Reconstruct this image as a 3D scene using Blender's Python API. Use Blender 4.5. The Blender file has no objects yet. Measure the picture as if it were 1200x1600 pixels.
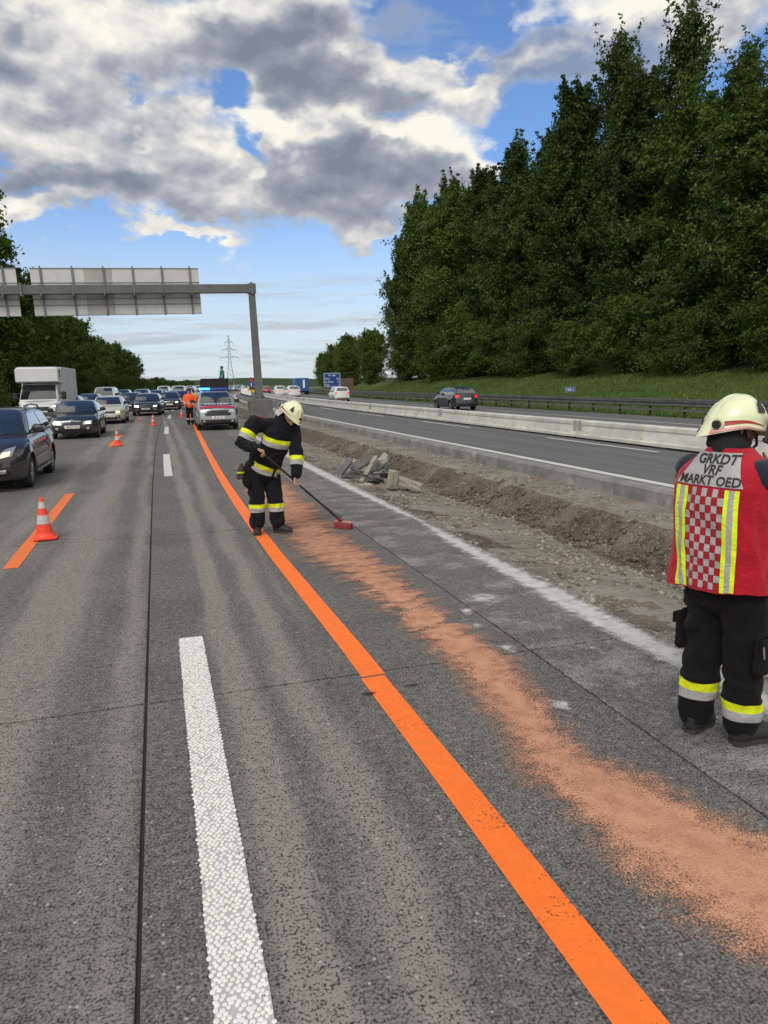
import bpy, bmesh, math, random
import numpy as np
from mathutils import Vector, Matrix, Euler, noise as mnoise
from mathutils.bvhtree import BVHTree

R_ = math.radians
scene = bpy.context.scene
C = scene.collection
random.seed(7)
rng = np.random.default_rng(7)

# ------------------------------------------------------------------ camera
CAM_Z = 1.9
YAW, PITCH, ROLL = R_(17.0992), R_(10.1754), R_(1.1)
_f = Vector((math.sin(YAW)*math.cos(PITCH), math.cos(YAW)*math.cos(PITCH), -math.sin(PITCH)))
_r0 = Vector((math.cos(YAW), -math.sin(YAW), 0)); _u0 = _r0.cross(_f)
_r = math.cos(ROLL)*_r0 - math.sin(ROLL)*_u0
_u = math.sin(ROLL)*_r0 + math.cos(ROLL)*_u0
cd = bpy.data.cameras.new('camera'); cam = bpy.data.objects.new('camera', cd); C.objects.link(cam)
cam.matrix_world = Matrix(((_r.x,_u.x,-_f.x,0),(_r.y,_u.y,-_f.y,0),(_r.z,_u.z,-_f.z,CAM_Z),(0,0,0,1)))
cd.sensor_fit = 'VERTICAL'; cd.sensor_height = 36.0; cd.sensor_width = 27.0
cd.lens = 1130/1600*36.0
cd.clip_start = 0.05; cd.clip_end = 30000
scene.camera = cam

# ------------------------------------------------------------------ node helper
class NT:
    def __init__(s, tree): s.t = tree; s.n = tree.nodes; s.l = tree.links
    def new(s, typ, **kw):
        nd = s.n.new(typ)
        for k, v in kw.items(): setattr(nd, k, v)
        return nd
    def put(s, sock, v):
        if isinstance(v, bpy.types.NodeSocket): s.l.new(v, sock)
        elif v is not None:
            if hasattr(sock.default_value, '__len__') and not hasattr(v, '__len__'): v = (v,)*len(sock.default_value)
            if hasattr(sock.default_value, '__len__') and len(sock.default_value) == 4 and len(v) == 3: v = (*v, 1)
            sock.default_value = v
    def m(s, op, a, b=None, c=None, clamp=False):
        nd = s.new('ShaderNodeMath', operation=op, use_clamp=clamp)
        s.put(nd.inputs[0], a); s.put(nd.inputs[1], b)
        if c is not None: s.put(nd.inputs[2], c)
        return nd.outputs[0]
    def v(s, op, a, b=None):
        nd = s.new('ShaderNodeVectorMath', operation=op)
        s.put(nd.inputs[0], a)
        if b is not None: s.put(nd.inputs[3 if op == 'SCALE' else 1], b)
        return nd.outputs[1 if op in ('DOT_PRODUCT','LENGTH') else 0]
    def noise(s, vec, scale=5, detail=4, rough=.55, dist=0, col=False):
        nd = s.new('ShaderNodeTexNoise'); s.put(nd.inputs['Vector'], vec)
        nd.inputs['Scale'].default_value = scale; nd.inputs['Detail'].default_value = detail
        nd.inputs['Roughness'].default_value = rough; nd.inputs['Distortion'].default_value = dist
        return nd.outputs[1 if col else 0]
    def voro(s, vec, scale, out='Distance', feature='F1'):
        nd = s.new('ShaderNodeTexVoronoi', feature=feature); s.put(nd.inputs['Vector'], vec); nd.inputs['Scale'].default_value = scale
        return nd.outputs[out]
    def sep(s, vec): nd = s.new('ShaderNodeSeparateXYZ'); s.put(nd.inputs[0], vec); return nd.outputs
    def comb(s, x, y, z):
        nd = s.new('ShaderNodeCombineXYZ')
        for i, q in enumerate((x, y, z)): s.put(nd.inputs[i], q)
        return nd.outputs[0]
    def mix(s, f, a, b, typ='MIX'):
        nd = s.new('ShaderNodeMix', data_type='RGBA', blend_type=typ); nd.clamp_factor = True
        s.put(nd.inputs[0], f); s.put(nd.inputs[6], a); s.put(nd.inputs[7], b)
        return nd.outputs[2]
    def smooth(s, x, lo, hi, a=0., b=1.):
        nd = s.new('ShaderNodeMapRange', interpolation_type='SMOOTHSTEP'); nd.clamp = True
        s.put(nd.inputs[0], x); s.put(nd.inputs[1], lo); s.put(nd.inputs[2], hi); s.put(nd.inputs[3], a); s.put(nd.inputs[4], b)
        return nd.outputs[0]
    def lin(s, x, lo, hi, a=0., b=1.):
        nd = s.new('ShaderNodeMapRange'); nd.clamp = True
        s.put(nd.inputs[0], x); s.put(nd.inputs[1], lo); s.put(nd.inputs[2], hi); s.put(nd.inputs[3], a); s.put(nd.inputs[4], b)
        return nd.outputs[0]
    def ramp(s, x, stops):
        nd = s.new('ShaderNodeValToRGB'); s.put(nd.inputs[0], x); e = nd.color_ramp.elements
        while len(e) < len(stops): e.new(.5)
        for q, (p, c) in zip(e, stops): q.position = p; q.color = (*c, 1) if len(c) == 3 else c
        return nd.outputs[0]
    def gauss(s, x, c, w):
        d = s.m('DIVIDE', s.m('SUBTRACT', x, c), w)
        return s.m('POWER', 2.71828, s.m('MULTIPLY', s.m('MULTIPLY', d, d), -1.0))

# ------------------------------------------------------------------ sky, clouds, sun
SUN_EL, SUN_AZ = R_(42), R_(215)          # azimuth clockwise from +Y: behind the camera, a little to the left
world = bpy.data.worlds.new('World'); scene.world = world; world.use_nodes = True
W = NT(world.node_tree); W.n.clear()
bg = W.new('ShaderNodeBackground'); wo = W.new('ShaderNodeOutputWorld'); W.l.new(bg.outputs[0], wo.inputs[0])
SKY_K = 0.105
sky = W.new('ShaderNodeTexSky', sky_type='NISHITA', sun_disc=False, sun_elevation=SUN_EL, sun_rotation=SUN_AZ)
sky.air_density = 1.0; sky.dust_density = 0.6; sky.ozone_density = 2.0
dirv = W.new('ShaderNodeTexCoord').outputs['Generated']
dx, dy, dz = W.sep(dirv)
DEG = 57.29578
az = W.m('MULTIPLY', W.m('ARCTAN2', dx, dy), DEG)
el = W.m('MULTIPLY', W.m('ARCSINE', dz), DEG)
# cloud-layer coordinates: perspective of a layer overhead, softened towards the horizon
inv = W.m('DIVIDE', 1.0, W.m('ADD', W.m('MAXIMUM', dz, 0.0), 0.14))
cp = W.comb(W.m('MULTIPLY', dx, inv), W.m('MULTIPLY', dy, inv), 0.0)
flat = W.comb(W.m('MULTIPLY', az, .055), W.m('MULTIPLY', el, .085), 0.0)
n_w = W.noise(flat, 2.2, 3, .55, col=True)
n_wx, n_wy, _ = W.sep(n_w)
n_f = W.noise(flat, 6.5, 4, .6, col=True); n_fx, n_fy, _ = W.sep(n_f)
azw = W.m('ADD', az, W.m('ADD', W.m('MULTIPLY', W.m('SUBTRACT', n_wx, .5), 11), W.m('MULTIPLY', W.m('SUBTRACT', n_fx, .5), 5)))
elw = W.m('ADD', el, W.m('ADD', W.m('MULTIPLY', W.m('SUBTRACT', n_wy, .5), 7), W.m('MULTIPLY', W.m('SUBTRACT', n_fy, .5), 3.5)))
def blob(a0, e0, sa, se, k=1.0, up=0.0):
    qa = W.m('DIVIDE', W.m('SUBTRACT', azw, a0), sa); qe = W.m('DIVIDE', W.m('SUBTRACT', elw, e0-up), se)
    q = W.m('ADD', W.m('MULTIPLY', qa, qa), W.m('MULTIPLY', qe, qe))
    return W.m('MULTIPLY', W.m('POWER', 2.71828, W.m('MULTIPLY', q, -1.0)), k)
def total(lst, up=0.0):
    o = None
    for b in lst:
        q = blob(*b, up=up); o = q if o is None else W.m('ADD', o, q)
    return o
CLOUDS = [(-4,22.0,7,3.8,1.1),(10.5,22.3,7.5,4.4,1.3),(22,21.2,6,1.5,.5),(28,20.3,5.5,1.3,.5),(-3.5,16.2,8,2.8,1.1),(2.5,14.1,8,1.9,1.0),
          (11.5,16.3,5,3.2,1.0),(20,16.0,6,3.2,1.15),(15,14.4,9,1.4,.85),(-7,12,5,.8,.8),(2.6,11,3.8,.55,1.1),(16.5,11.6,2.0,.6,1.1),
          (33.5,24.2,8,2.0,.85),(41,21.5,5,2.2,.6),(24.5,23.5,5,1.6,-.9),(29,17.5,3.5,3,-.6),(8.3,16.9,1.6,1.0,-.9),(5.5,19.2,2.4,.8,-.65),(-9,14.3,2,.7,-.5),(0,18.6,2.2,.6,-.5),(17,19.6,3,.5,-.35)]
BRIGHT = [(-2.5,22.4,5,2.8,.55),(-6,16.6,5,1.3,.40),(0,15.6,4,1.0,.35),(6,13.9,4,.9,.5),(9.7,18.5,3.0,1.3,.85),(16,18.2,5,.9,.55),(22.3,17.8,3.6,1.6,.75),
          (5.5,18.8,3,.9,.3),(33,24,8,2,.5),(2.6,11.2,4,.8,.55),(-7,12.4,4,.6,.3),(16.5,11.6,2,.6,.4)]
DARKS = [(10.5,22.3,6.5,4.0,.30),(-7.8,22.5,1.8,2.3,.4),(-3,13.9,6,1.1,.28),(16,14.8,6,1.6,.28),(27,20.5,6,1.4,.25)]
VEIL = [(22,20.6,7,1.4,.75),(29,20.4,5,1.2,.7),(33,22.0,7,1.6,.55),(20,23.5,5,1.5,.35),(38,20,6,2.5,.5),(12,12.2,8,.6,.4),(22,12.0,4,.5,.3)]

fb = W.noise(flat, 4.2, 8, .52, .15)
fr = W.noise(flat, 5.0, 4, .5, .1)
fb2 = W.noise(W.v('ADD', flat, (-0.02, 0.065, 0)), 5.0, 4, .5, .1)
gen = W.noise(cp, 0.9, 4, .5)
inview = W.m('MULTIPLY', W.smooth(az, -25, -12), W.smooth(az, 65, 48))
cover = W.m('ADD', W.m('MULTIPLY', W.smooth(gen, .28, .52), W.m('SUBTRACT', 0.95, W.m('MULTIPLY', inview, .95))), total(CLOUDS))  # adds cloud out of view, thickened to take blue out of the light
dens = W.m('ADD', cover, W.m('MULTIPLY', W.m('SUBTRACT', fb, .5), 1.6))
alpha = W.smooth(dens, .16, .72)
UPS = 1.7
fbu = W.noise(W.v('ADD', flat, (-.01, .085*UPS, 0)), 4.2, 8, .52, .15)
dens_up = W.m('ADD', total(CLOUDS, UPS), W.m('MULTIPLY', W.m('SUBTRACT', fbu, .5), 1.6))
top = W.smooth(dens_up, .95, .10)
core = W.smooth(dens, .4, 1.4)
relief = W.m('ADD', W.m('MULTIPLY', W.m('SUBTRACT', fr, fb2), 1.05), W.m('MULTIPLY', W.m('SUBTRACT', fb, .5), .55))
bright = W.m('ADD', W.m('ADD', total(BRIGHT), W.m('ADD', W.m('MULTIPLY', top, .55), W.m('MULTIPLY', core, -.10))), relief)
bright = W.m('ADD', bright, W.m('ADD', .27, W.m('MULTIPLY', W.m('SUBTRACT', 1.0, inview), .15)))
bright = W.m('SUBTRACT', bright, total(DARKS))
ck = .80/SKY_K
bright = W.m('ADD', W.m('MULTIPLY', W.m('SUBTRACT', bright, .5), .95), .62)
ccol = W.ramp(bright, [(0.0, (.22,.25,.315)), (.34, (.355,.385,.45)), (.60, (.58,.59,.61)), (.80, (.80,.785,.735)), (1.0, (.97,.935,.84))])
ccol = W.v('SCALE', ccol, ck)
skyc = W.mix(1.0, sky.outputs[0], (.74,.92,1.16), 'MULTIPLY')
# the pale milky band low over the horizon, all the way round
band = W.m('MULTIPLY', W.smooth(el, 15.0, 1.0), W.m('ADD', .50, W.m('MULTIPLY', W.noise(W.comb(W.m('MULTIPLY', az, .03), W.m('MULTIPLY', el, .42), 0), 2.6, 5, .55), .62)))
skyc = W.mix(band, skyc, tuple(q*ck for q in (.68,.75,.80)))
low = W.smooth(W.noise(W.comb(W.m('MULTIPLY', az, .045), W.m('MULTIPLY', el, .5), 3.), 2.0, 6, .6), .46, .66)
low = W.m('MULTIPLY', low, W.m('MULTIPLY', W.smooth(el, 10.5, 5.0), .85))
skyc = W.mix(low, skyc, tuple(q*ck for q in (.50,.545,.60)))
vn = W.noise(W.comb(W.m('MULTIPLY', az, .04), W.m('MULTIPLY', el, .10), 7.), 3.4, 7, .58, .4)
vcov = W.m('ADD', total(VEIL), W.m('ADD', W.m('MULTIPLY', W.m('SUBTRACT', vn, .5), 1.7), W.m('MULTIPLY', W.m('SUBTRACT', 1.0, inview), .25)))
valp = W.m('MULTIPLY', W.smooth(vcov, .12, .75), .80)
vcol = W.v('SCALE', W.mix(W.smooth(vcov, .2, .9), (.47,.52,.62), (.27,.315,.42)), ck)
skyc = W.mix(valp, skyc, vcol)
final = W.mix(alpha, skyc, ccol)
W.l.new(final, bg.inputs[0]); bg.inputs[1].default_value = SKY_K

sl = bpy.data.lights.new('sun', 'SUN'); sl.energy = 1.5; sl.angle = R_(26); sl.color = (1, .94, .86)
sun = bpy.data.objects.new('sun', sl); C.objects.link(sun)
sd = Vector((math.sin(SUN_AZ)*math.cos(SUN_EL), math.cos(SUN_AZ)*math.cos(SUN_EL), math.sin(SUN_EL)))
sun.rotation_euler = sd.to_track_quat('Z', 'Y').to_euler(); sun.location = sd*200
scene.view_settings.view_transform = 'Standard'; scene.view_settings.look = 'None'
scene.view_settings.exposure = 0.33; scene.view_settings.gamma = 1.0
scene.view_settings.use_curve_mapping = False
scene.cycles.max_bounces = 6; scene.cycles.transparent_max_bounces = 12
scene.cycles.diffuse_bounces = 3; scene.cycles.glossy_bounces = 3

# ------------------------------------------------------------------ object helpers
def tag(o, label=None, cat=None, group=None, kind=None):
    if label: o['label'] = label
    if cat: o['category'] = cat
    if group: o['group'] = group
    if kind: o['kind'] = kind
    return o
def thing(name, label, cat, loc=(0,0,0), rz=0.0, group=None):
    o = bpy.data.objects.new(name, None); o.empty_display_size = .2; C.objects.link(o)
    o.location = loc; o.rotation_euler = (0, 0, rz)
    return tag(o, label, cat, group)
def copy_tree(o, parent=None):
    c = o.copy(); C.objects.link(c)
    if parent: c.parent = parent
    for ch in list(o.children): copy_tree(ch, c)
    return c
def obj(name, me, parent=None):
    o = bpy.data.objects.new(name, me); C.objects.link(o)
    if parent: o.parent = parent
    return o
def mesh_np(name, v, f, mats, smooth=False):
    """v (n,3), f (m,3|4) int arrays"""
    me = bpy.data.meshes.new(name); v = np.asarray(v, np.float32); f = np.asarray(f, np.int32)
    k = f.shape[1]
    me.vertices.add(len(v)); me.vertices.foreach_set('co', v.ravel())
    me.loops.add(f.size); me.loops.foreach_set('vertex_index', f.ravel())
    me.polygons.add(len(f)); me.polygons.foreach_set('loop_start', np.arange(0, f.size, k, dtype=np.int32))
    me.polygons.foreach_set('use_smooth', np.full(len(f), smooth))
    for m in (mats if isinstance(mats, (list, tuple)) else [mats]): me.materials.append(m)
    me.update(calc_edges=True); me.validate()
    return me

class MB:
    def __init__(s): s.v = []; s.f = []; s.mi = []; s.cur = 0
    def add(s, vs, fs):
        o = len(s.v); s.v += [tuple(p) for p in vs]; s.f += [tuple(i+o for i in q) for q in fs]; s.mi += [s.cur]*len(fs)
    def box(s, c, size, rot=None, top=1.0, bev=0.0):
        """box centred at c; top scales the upper face; bev chamfers every edge"""
        x, y, z = (q/2 for q in size); c = Vector(c)
        M = rot.to_matrix() if isinstance(rot, Euler) else (rot or Matrix.Identity(3))
        if bev <= 0:
            vs = [Vector((sx*x*(top if sz > 0 else 1), sy*y*(top if sz > 0 else 1), sz*z)) for sz in (-1,1) for sy in (-1,1) for sx in (-1,1)]
            s.add([c + M @ q for q in vs], [(0,2,3,1),(4,5,7,6),(0,1,5,4),(2,6,7,3),(0,4,6,2),(1,3,7,5)]); return
        b = min(bev, x*.98, y*.98, z*.98)
        ring = lambda zz, ix, iy, t: [Vector((px*t, py*t, zz)) for px, py in ((x-ix-b,-y+iy),(x-ix,-y+iy+b),(x-ix,y-iy-b),(x-ix-b,y-iy),(-x+ix+b,y-iy),(-x+ix,y-iy-b),(-x+ix,-y+iy+b),(-x+ix+b,-y+iy))]
        rs = [ring(-z, b, b, 1), ring(-z+b, 0, 0, 1), ring(z-b, 0, 0, top), ring(z, b, b, top)]
        vs = [c + M @ q for r in rs for q in r]; fs = []
        for k in range(3):
            for i in range(8):
                j = (i+1) % 8; fs.append((k*8+i, k*8+j, k*8+8+j, k*8+8+i))
        fs.append(tuple(range(7,-1,-1))); fs.append(tuple(range(24,32)))
        s.add(vs, fs)
    def rings(s, rs, cap=True, closed=True):
        n = len(rs[0]); vs = [p for r in rs for p in r]; fs = []
        for k in range(len(rs)-1):
            for i in range(n if closed else n-1):
                j = (i+1) % n; fs.append((k*n+i, k*n+j, k*n+n+j, k*n+n+i))
        if cap and closed:
            fs.append(tuple(range(n-1,-1,-1))); o = (len(rs)-1)*n; fs.append(tuple(range(o, o+n)))
        s.add(vs, fs)
    def tube(s, p0, p1, r0, r1=None, n=10, cap=True):
        s.path([p0, p1], [r0, r0 if r1 is None else r1], n, cap)
    def path(s, pts, rad, n=8, cap=True):
        pts = [Vector(p) for p in pts]; rad = rad if hasattr(rad, '__len__') else [rad]*len(pts)
        rs = []; ref = None
        for i, p in enumerate(pts):
            t = (pts[min(i+1, len(pts)-1)] - pts[max(i-1, 0)]).normalized()
            if ref is None:
                ref = Vector((0,0,1)) if abs(t.z) < .9 else Vector((1,0,0))
            x = (ref - t*ref.dot(t)).normalized(); y = t.cross(x); ref = x
            rs.append([p + (x*math.cos(a) + y*math.sin(a))*rad[i] for a in (2*math.pi*k/n for k in range(n))])
        s.rings(rs, cap)
    def disc(s, c, axis, r, h, n=20, r2=None):
        a = Vector(axis).normalized(); c = Vector(c); s.tube(c - a*h/2, c + a*h/2, r, r if r2 is None else r2, n)
    def ball(s, c, r, n=10, m=7):
        r = r if hasattr(r, '__len__') else (r,r,r); c = Vector(c); vs = [c + Vector((0,0,-r[2]))]; fs = []
        for j in range(1, m):
            ph = -math.pi/2 + math.pi*j/m
            vs += [c + Vector((r[0]*math.cos(ph)*math.cos(2*math.pi*i/n), r[1]*math.cos(ph)*math.sin(2*math.pi*i/n), r[2]*math.sin(ph))) for i in range(n)]
        vs.append(c + Vector((0,0,r[2]))); t = len(vs)-1
        for i in range(n):
            j = (i+1) % n; fs.append((0, 1+j, 1+i)); fs.append((t, 1+(m-2)*n+i, 1+(m-2)*n+j))
            for k in range(m-2): fs.append((1+k*n+i, 1+k*n+j, 1+k*n+n+j, 1+k*n+n+i))
        s.add(vs, fs)
    def grid(s, P, close=False):
        """P: rows of points"""
        n = len(P[0]); s.add([p for r in P for p in r], [(k*n+i, k*n+i+1, k*n+n+i+1, k*n+n+i) for k in range(len(P)-1) for i in range(n-1)])
    def lathe(s, prof, c=(0,0,0), n=24):
        """prof: (r,z) from bottom to top"""
        c = Vector(c); s.rings([[c + Vector((r*math.cos(2*math.pi*k/n), r*math.sin(2*math.pi*k/n), z)) for k in range(n)] for r, z in prof], True)
    def mesh(s, name, mats, smooth=None):
        me = bpy.data.meshes.new(name); me.from_pydata(s.v, [], s.f)
        mats = mats if isinstance(mats, (list, tuple)) else [mats]
        for m in mats: me.materials.append(m)
        me.polygons.foreach_set('material_index', s.mi)
        me.validate()
        if smooth is not None:
            me.polygons.foreach_set('use_smooth', [True]*len(me.polygons)); me.set_sharp_from_angle(angle=R_(smooth))
        me.update(); return me
    def build(s, name, mats, parent=None, smooth=None): return obj(name, s.mesh(name, mats, smooth), parent)

# the road bends gently to the right further on
def shL(y): return .00045*max(0., y-12)**2
def shR(y): return .00055*max(0., y-40)**2
def headL(y): return -math.atan(.0009*max(0., y-12))
def headR(y): return -math.atan(.0011*max(0., y-40))

# ------------------------------------------------------------------ materials
MATS = {}
def base_mat(name):
    m = bpy.data.materials.new(name); m.use_nodes = True; t = NT(m.node_tree)
    p = t.n['Principled BSDF']; return m, t, p
def pos(t): return t.new('ShaderNodeNewGeometry').outputs['Position']
def objc(t): return t.new('ShaderNodeTexCoord').outputs['Object']
def bump(t, p, h, strength=.3, dist=.01):
    b = t.new('ShaderNodeBump'); b.inputs['Strength'].default_value = strength; b.inputs['Distance'].default_value = dist
    t.put(b.inputs['Height'], h); t.l.new(b.outputs[0], p.inputs['Normal'])
def plain(name, col, rough=.6, metal=0., var=.12, scale=6., bmp=0., bscale=40., coat=0., emit=None, es=0., spec=.5, sheen=0., world=False):
    if name in MATS: return MATS[name]
    m, t, p = base_mat(name); c = pos(t) if world else objc(t)
    n = t.noise(c, scale, 5, .6)
    lo = tuple(q*(1-var) for q in col); hi = tuple(min(1, q*(1+var)) for q in col)
    t.put(p.inputs['Base Color'], t.mix(t.smooth(n, .3, .7), lo, hi))
    p.inputs['Roughness'].default_value = rough; p.inputs['Metallic'].default_value = metal
    p.inputs['Specular IOR Level'].default_value = spec
    if coat: p.inputs['Coat Weight'].default_value = coat; p.inputs['Coat Roughness'].default_value = .04
    if sheen: p.inputs['Sheen Weight'].default_value = sheen
    if bmp: bump(t, p, t.noise(c, bscale, 4, .6), bmp, .01)
    if emit: t.put(p.inputs['Emission Color'], emit); p.inputs['Emission Strength'].default_value = es
    MATS[name] = m; return m

def make_concrete(name, dusty):
    m, t, p = base_mat(name); P = pos(t); x, y, z = t.sep(P)
    fine = t.noise(P, 85, 3, .65); mid = t.noise(P, 22, 3, .6); big = t.noise(P, .9, 4, .6)
    # aggregate and matrix
    agg = t.ramp(t.m('ADD', fine, t.m('MULTIPLY', t.m('SUBTRACT', mid, .5), .35)), [(.33, (.026,.026,.027)), (.45, (.086,.085,.084)), (.55, (.150,.147,.143)), (.70, (.24,.235,.226))])
    agg = t.mix(t.smooth(big, .25, .75), t.mix(1., agg, (.86,.86,.88), 'MULTIPLY'), t.mix(1., agg, (1.16,1.14,1.1), 'MULTIPLY'))
    # tan dust trodden along the wheel paths: bands along the road with a ragged edge
    wob = t.noise(t.comb(t.m('MULTIPLY', x, .9), t.m('MULTIPLY', y, .35), 0), 1.4, 4, .6)
    xw = t.m('ADD', x, t.m('MULTIPLY', t.m('SUBTRACT', wob, .5), .32))
    band = None
    for c_, w_, k_ in ((-.98,.30,.85), (-.33,.12,.5), (.36,.10,1.0), (.72,.13,.75), (1.02,.07,.25), (-1.9,.4,.5), (-4.2,.5,.4), (-6.5,.6,.4)):
        g = t.m('MULTIPLY', t.gauss(xw, c_, w_), k_); band = g if band is None else t.m('ADD', band, g)
    streak = t.noise(t.comb(t.m('MULTIPLY', x, 3.2), t.m('MULTIPLY', y, .22), 5.), 1.6, 5, .6)
    band = t.m('ADD', t.m('MULTIPLY', band, t.m('ADD', .35, streak)), t.m('MULTIPLY', t.m('SUBTRACT', streak, .5), .55))
    pits = t.smooth(t.m('ADD', fine, t.m('MULTIPLY', t.m('SUBTRACT', mid, .5), .3)), .40, .50)
    fac = t.m('MULTIPLY', t.m('MULTIPLY', t.smooth(band, .05, .62), pits), .85)
    dirt = t.mix(t.noise(P, 6, 4), (.235,.215,.188), (.30,.278,.248))
    col = t.mix(fac, agg, dirt)
    # pale chips
    vc = t.sep(t.voro(P, 46, 'Color'))[0]; vd = t.voro(P, 46)
    chip = t.m('MULTIPLY', t.smooth(vc, .955, .965), t.smooth(vd, .34, .26))
    col = t.mix(t.m('MULTIPLY', chip, .55), col, (.48,.47,.445))
    # brushed cross-grooves and grey cement film further on
    if dusty:
        film = t.m('MULTIPLY', t.smooth(t.noise(t.comb(x, t.m('MULTIPLY', y, 1.2), 2.), 2.6, 6, .65), .42, .72), .6)
        col = t.mix(t.m('MULTIPLY', film, pits), col, (.40,.395,.38))
    # stains
    st = t.smooth(t.noise(P, 1.7, 5, .6), .60, .72)
    col = t.mix(t.m('MULTIPLY', st, .35), col, (.075,.072,.068))
    t.put(p.inputs['Base Color'], col); p.inputs['Roughness'].default_value = .88; p.inputs['Specular IOR Level'].default_value = .3
    bump(t, p, t.m('ADD', fine, t.m('MULTIPLY', mid, .4)), .55, .006)
    return m
CONC = make_concrete('concrete_slab', False); CONC_D = make_concrete('dusty_concrete_slab', True)

def make_asphalt():
    m, t, p = base_mat('asphalt'); P = pos(t); x, y, z = t.sep(P)
    n = t.noise(P, 60, 4, .7); s = t.noise(t.comb(t.m('MULTIPLY', x, 1.2), t.m('MULTIPLY', y, .05), 0), 1.5, 5, .6)
    c = t.ramp(n, [(.3, (.062,.065,.070)), (.7, (.135,.138,.143))])
    c = t.mix(t.smooth(s, .3, .75), c, t.mix(1., c, (1.45,1.43,1.4), 'MULTIPLY'))
    t.put(p.inputs['Base Color'], c); p.inputs['Roughness'].default_value = .85; p.inputs['Specular IOR Level'].default_value = .3
    bump(t, p, n, .4, .006); return m
ASPH = make_asphalt()

def make_paint(name, col, wear=.25, dirt=(.2,.18,.15)):
    m, t, p = base_mat(name); P = pos(t)
    f = t.noise(P, 85, 3, .65); b = t.noise(P, 3.2, 5, .6)
    c = t.mix(t.smooth(t.noise(P, 14, 4), .3, .7), tuple(q*.9 for q in col), col)
    spot = t.smooth(t.m('ADD', f, t.m('MULTIPLY', t.m('SUBTRACT', b, .5), .6)), (.395 if 'orange' in name else .36)-.1*wear, (.32 if 'orange' in name else .30)-.1*wear)
    c = t.mix(spot, c, (.05,.045,.04))
    c = t.mix(t.m('MULTIPLY', t.smooth(b, .5, .8), wear), c, dirt)
    t.put(p.inputs['Base Color'], c); p.inputs['Roughness'].default_value = .65
    bump(t, p, f, .35, .004); return m
ORANGE = make_paint('orange_road_paint', (.95,.185,.018), .34, (.50,.15,.05))
ORANGE_OLD = make_paint('worn_orange_paint', (.80,.17,.03), .3)
WHITE = make_paint('white_road_paint', (.60,.595,.575), .35, (.42,.39,.35))

def masked(name, col_lo, col_hi, kind):
    """loose matter lying on the road: coverage from the mesh's 'cover' attribute, broken up by grain"""
    m, t, p = base_mat(name); P = pos(t); x, y, z = t.sep(P)
    at = t.new('ShaderNodeAttribute', attribute_name='cover').outputs['Fac']
    f = t.noise(P, 110, 2, .6); mid = t.noise(P, 9, 5, .62); lo = t.noise(P, 2.1, 4, .55)
    if kind == 'sand':
        cov = t.m('ADD', at, t.m('ADD', t.m('MULTIPLY', t.m('SUBTRACT', f, .5), .95), t.m('ADD', t.m('MULTIPLY', t.m('SUBTRACT', mid, .5), .55), t.m('MULTIPLY', t.m('SUBTRACT', lo, .5), t.m('ADD', .35, t.m('MULTIPLY', t.smooth(y, 5.5, 8), .75))))))
        # sweeping strokes across the spill where the broom has passed
        wav = t.m('ADD', y, t.m('ADD', t.m('MULTIPLY', t.m('SUBTRACT', lo, .5), 1.0), t.m('MULTIPLY', x, -.22)))
        stroke = t.m('SINE', t.m('MULTIPLY', wav, 19.0))
        zone = t.m('MULTIPLY', t.smooth(y, 4.2, 4.9), t.smooth(y, 16, 9))
        cov = t.m('SUBTRACT', cov, t.m('MULTIPLY', t.m('MULTIPLY', t.smooth(stroke, -.3, .95), zone), .17))
        comb = t.noise(t.comb(t.m('MULTIPLY', x, .8), t.m('MULTIPLY', y, 4), 0), 3.0, 5, .6)
        cov = t.m('SUBTRACT', cov, t.m('MULTIPLY', t.m('MULTIPLY', t.smooth(comb, .45, .7), t.smooth(y, 4.0, 6.5)), .24))
        far = t.smooth(y, 5.0, 8.5)
        a = t.m('MULTIPLY', t.smooth(cov, t.m('SUBTRACT', .42, t.m('MULTIPLY', far, .14)), t.m('ADD', .78, t.m('MULTIPLY', far, .16))), t.m('SUBTRACT', 1.0, t.m('MULTIPLY', far, .14)))
    else:
        cr = t.noise(t.comb(t.m('MULTIPLY', x, 1.0), t.m('MULTIPLY', y, 3.0), 0), 4.0, 6, .65)
        cov = t.m('ADD', at, t.m('ADD', t.m('MULTIPLY', t.m('SUBTRACT', f, .5), .7), t.m('ADD', t.m('MULTIPLY', t.m('SUBTRACT', mid, .5), .8), t.m('MULTIPLY', t.m('SUBTRACT', cr, .5), .55))))
        a = t.m('MULTIPLY', t.smooth(cov, .46, .95), .9)
    c = t.mix(t.smooth(t.m('ADD', t.m('MULTIPLY', f, .5), t.m('MULTIPLY', mid, .5)), .35, .65), col_lo, col_hi)
    t.put(p.inputs['Base Color'], c); p.inputs['Roughness'].default_value = .95; p.inputs['Specular IOR Level'].default_value = .1
    bump(t, p, t.m('ADD', f, mid), .4, .008)
    tr = t.new('ShaderNodeBsdfTransparent'); mx = t.new('ShaderNodeMixShader'); t.put(mx.inputs[0], a)
    t.l.new(tr.outputs[0], mx.inputs[1]); t.l.new(p.outputs[0], mx.inputs[2]); t.l.new(mx.outputs[0], t.n['Material Output'].inputs[0])
    return m
SAND = masked('brick_red_oil_binder', (.39,.19,.122), (.56,.30,.205), 'sand')
DUST = masked('white_mortar_dust', (.40,.395,.38), (.62,.615,.60), 'dust')
GREEN_SPRAY = masked('green_spray_paint', (.05,.35,.20), (.10,.45,.28), 'dust')
STAIN = masked('dark_oil_stain', (.03,.018,.014), (.06,.035,.025), 'dust')

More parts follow.
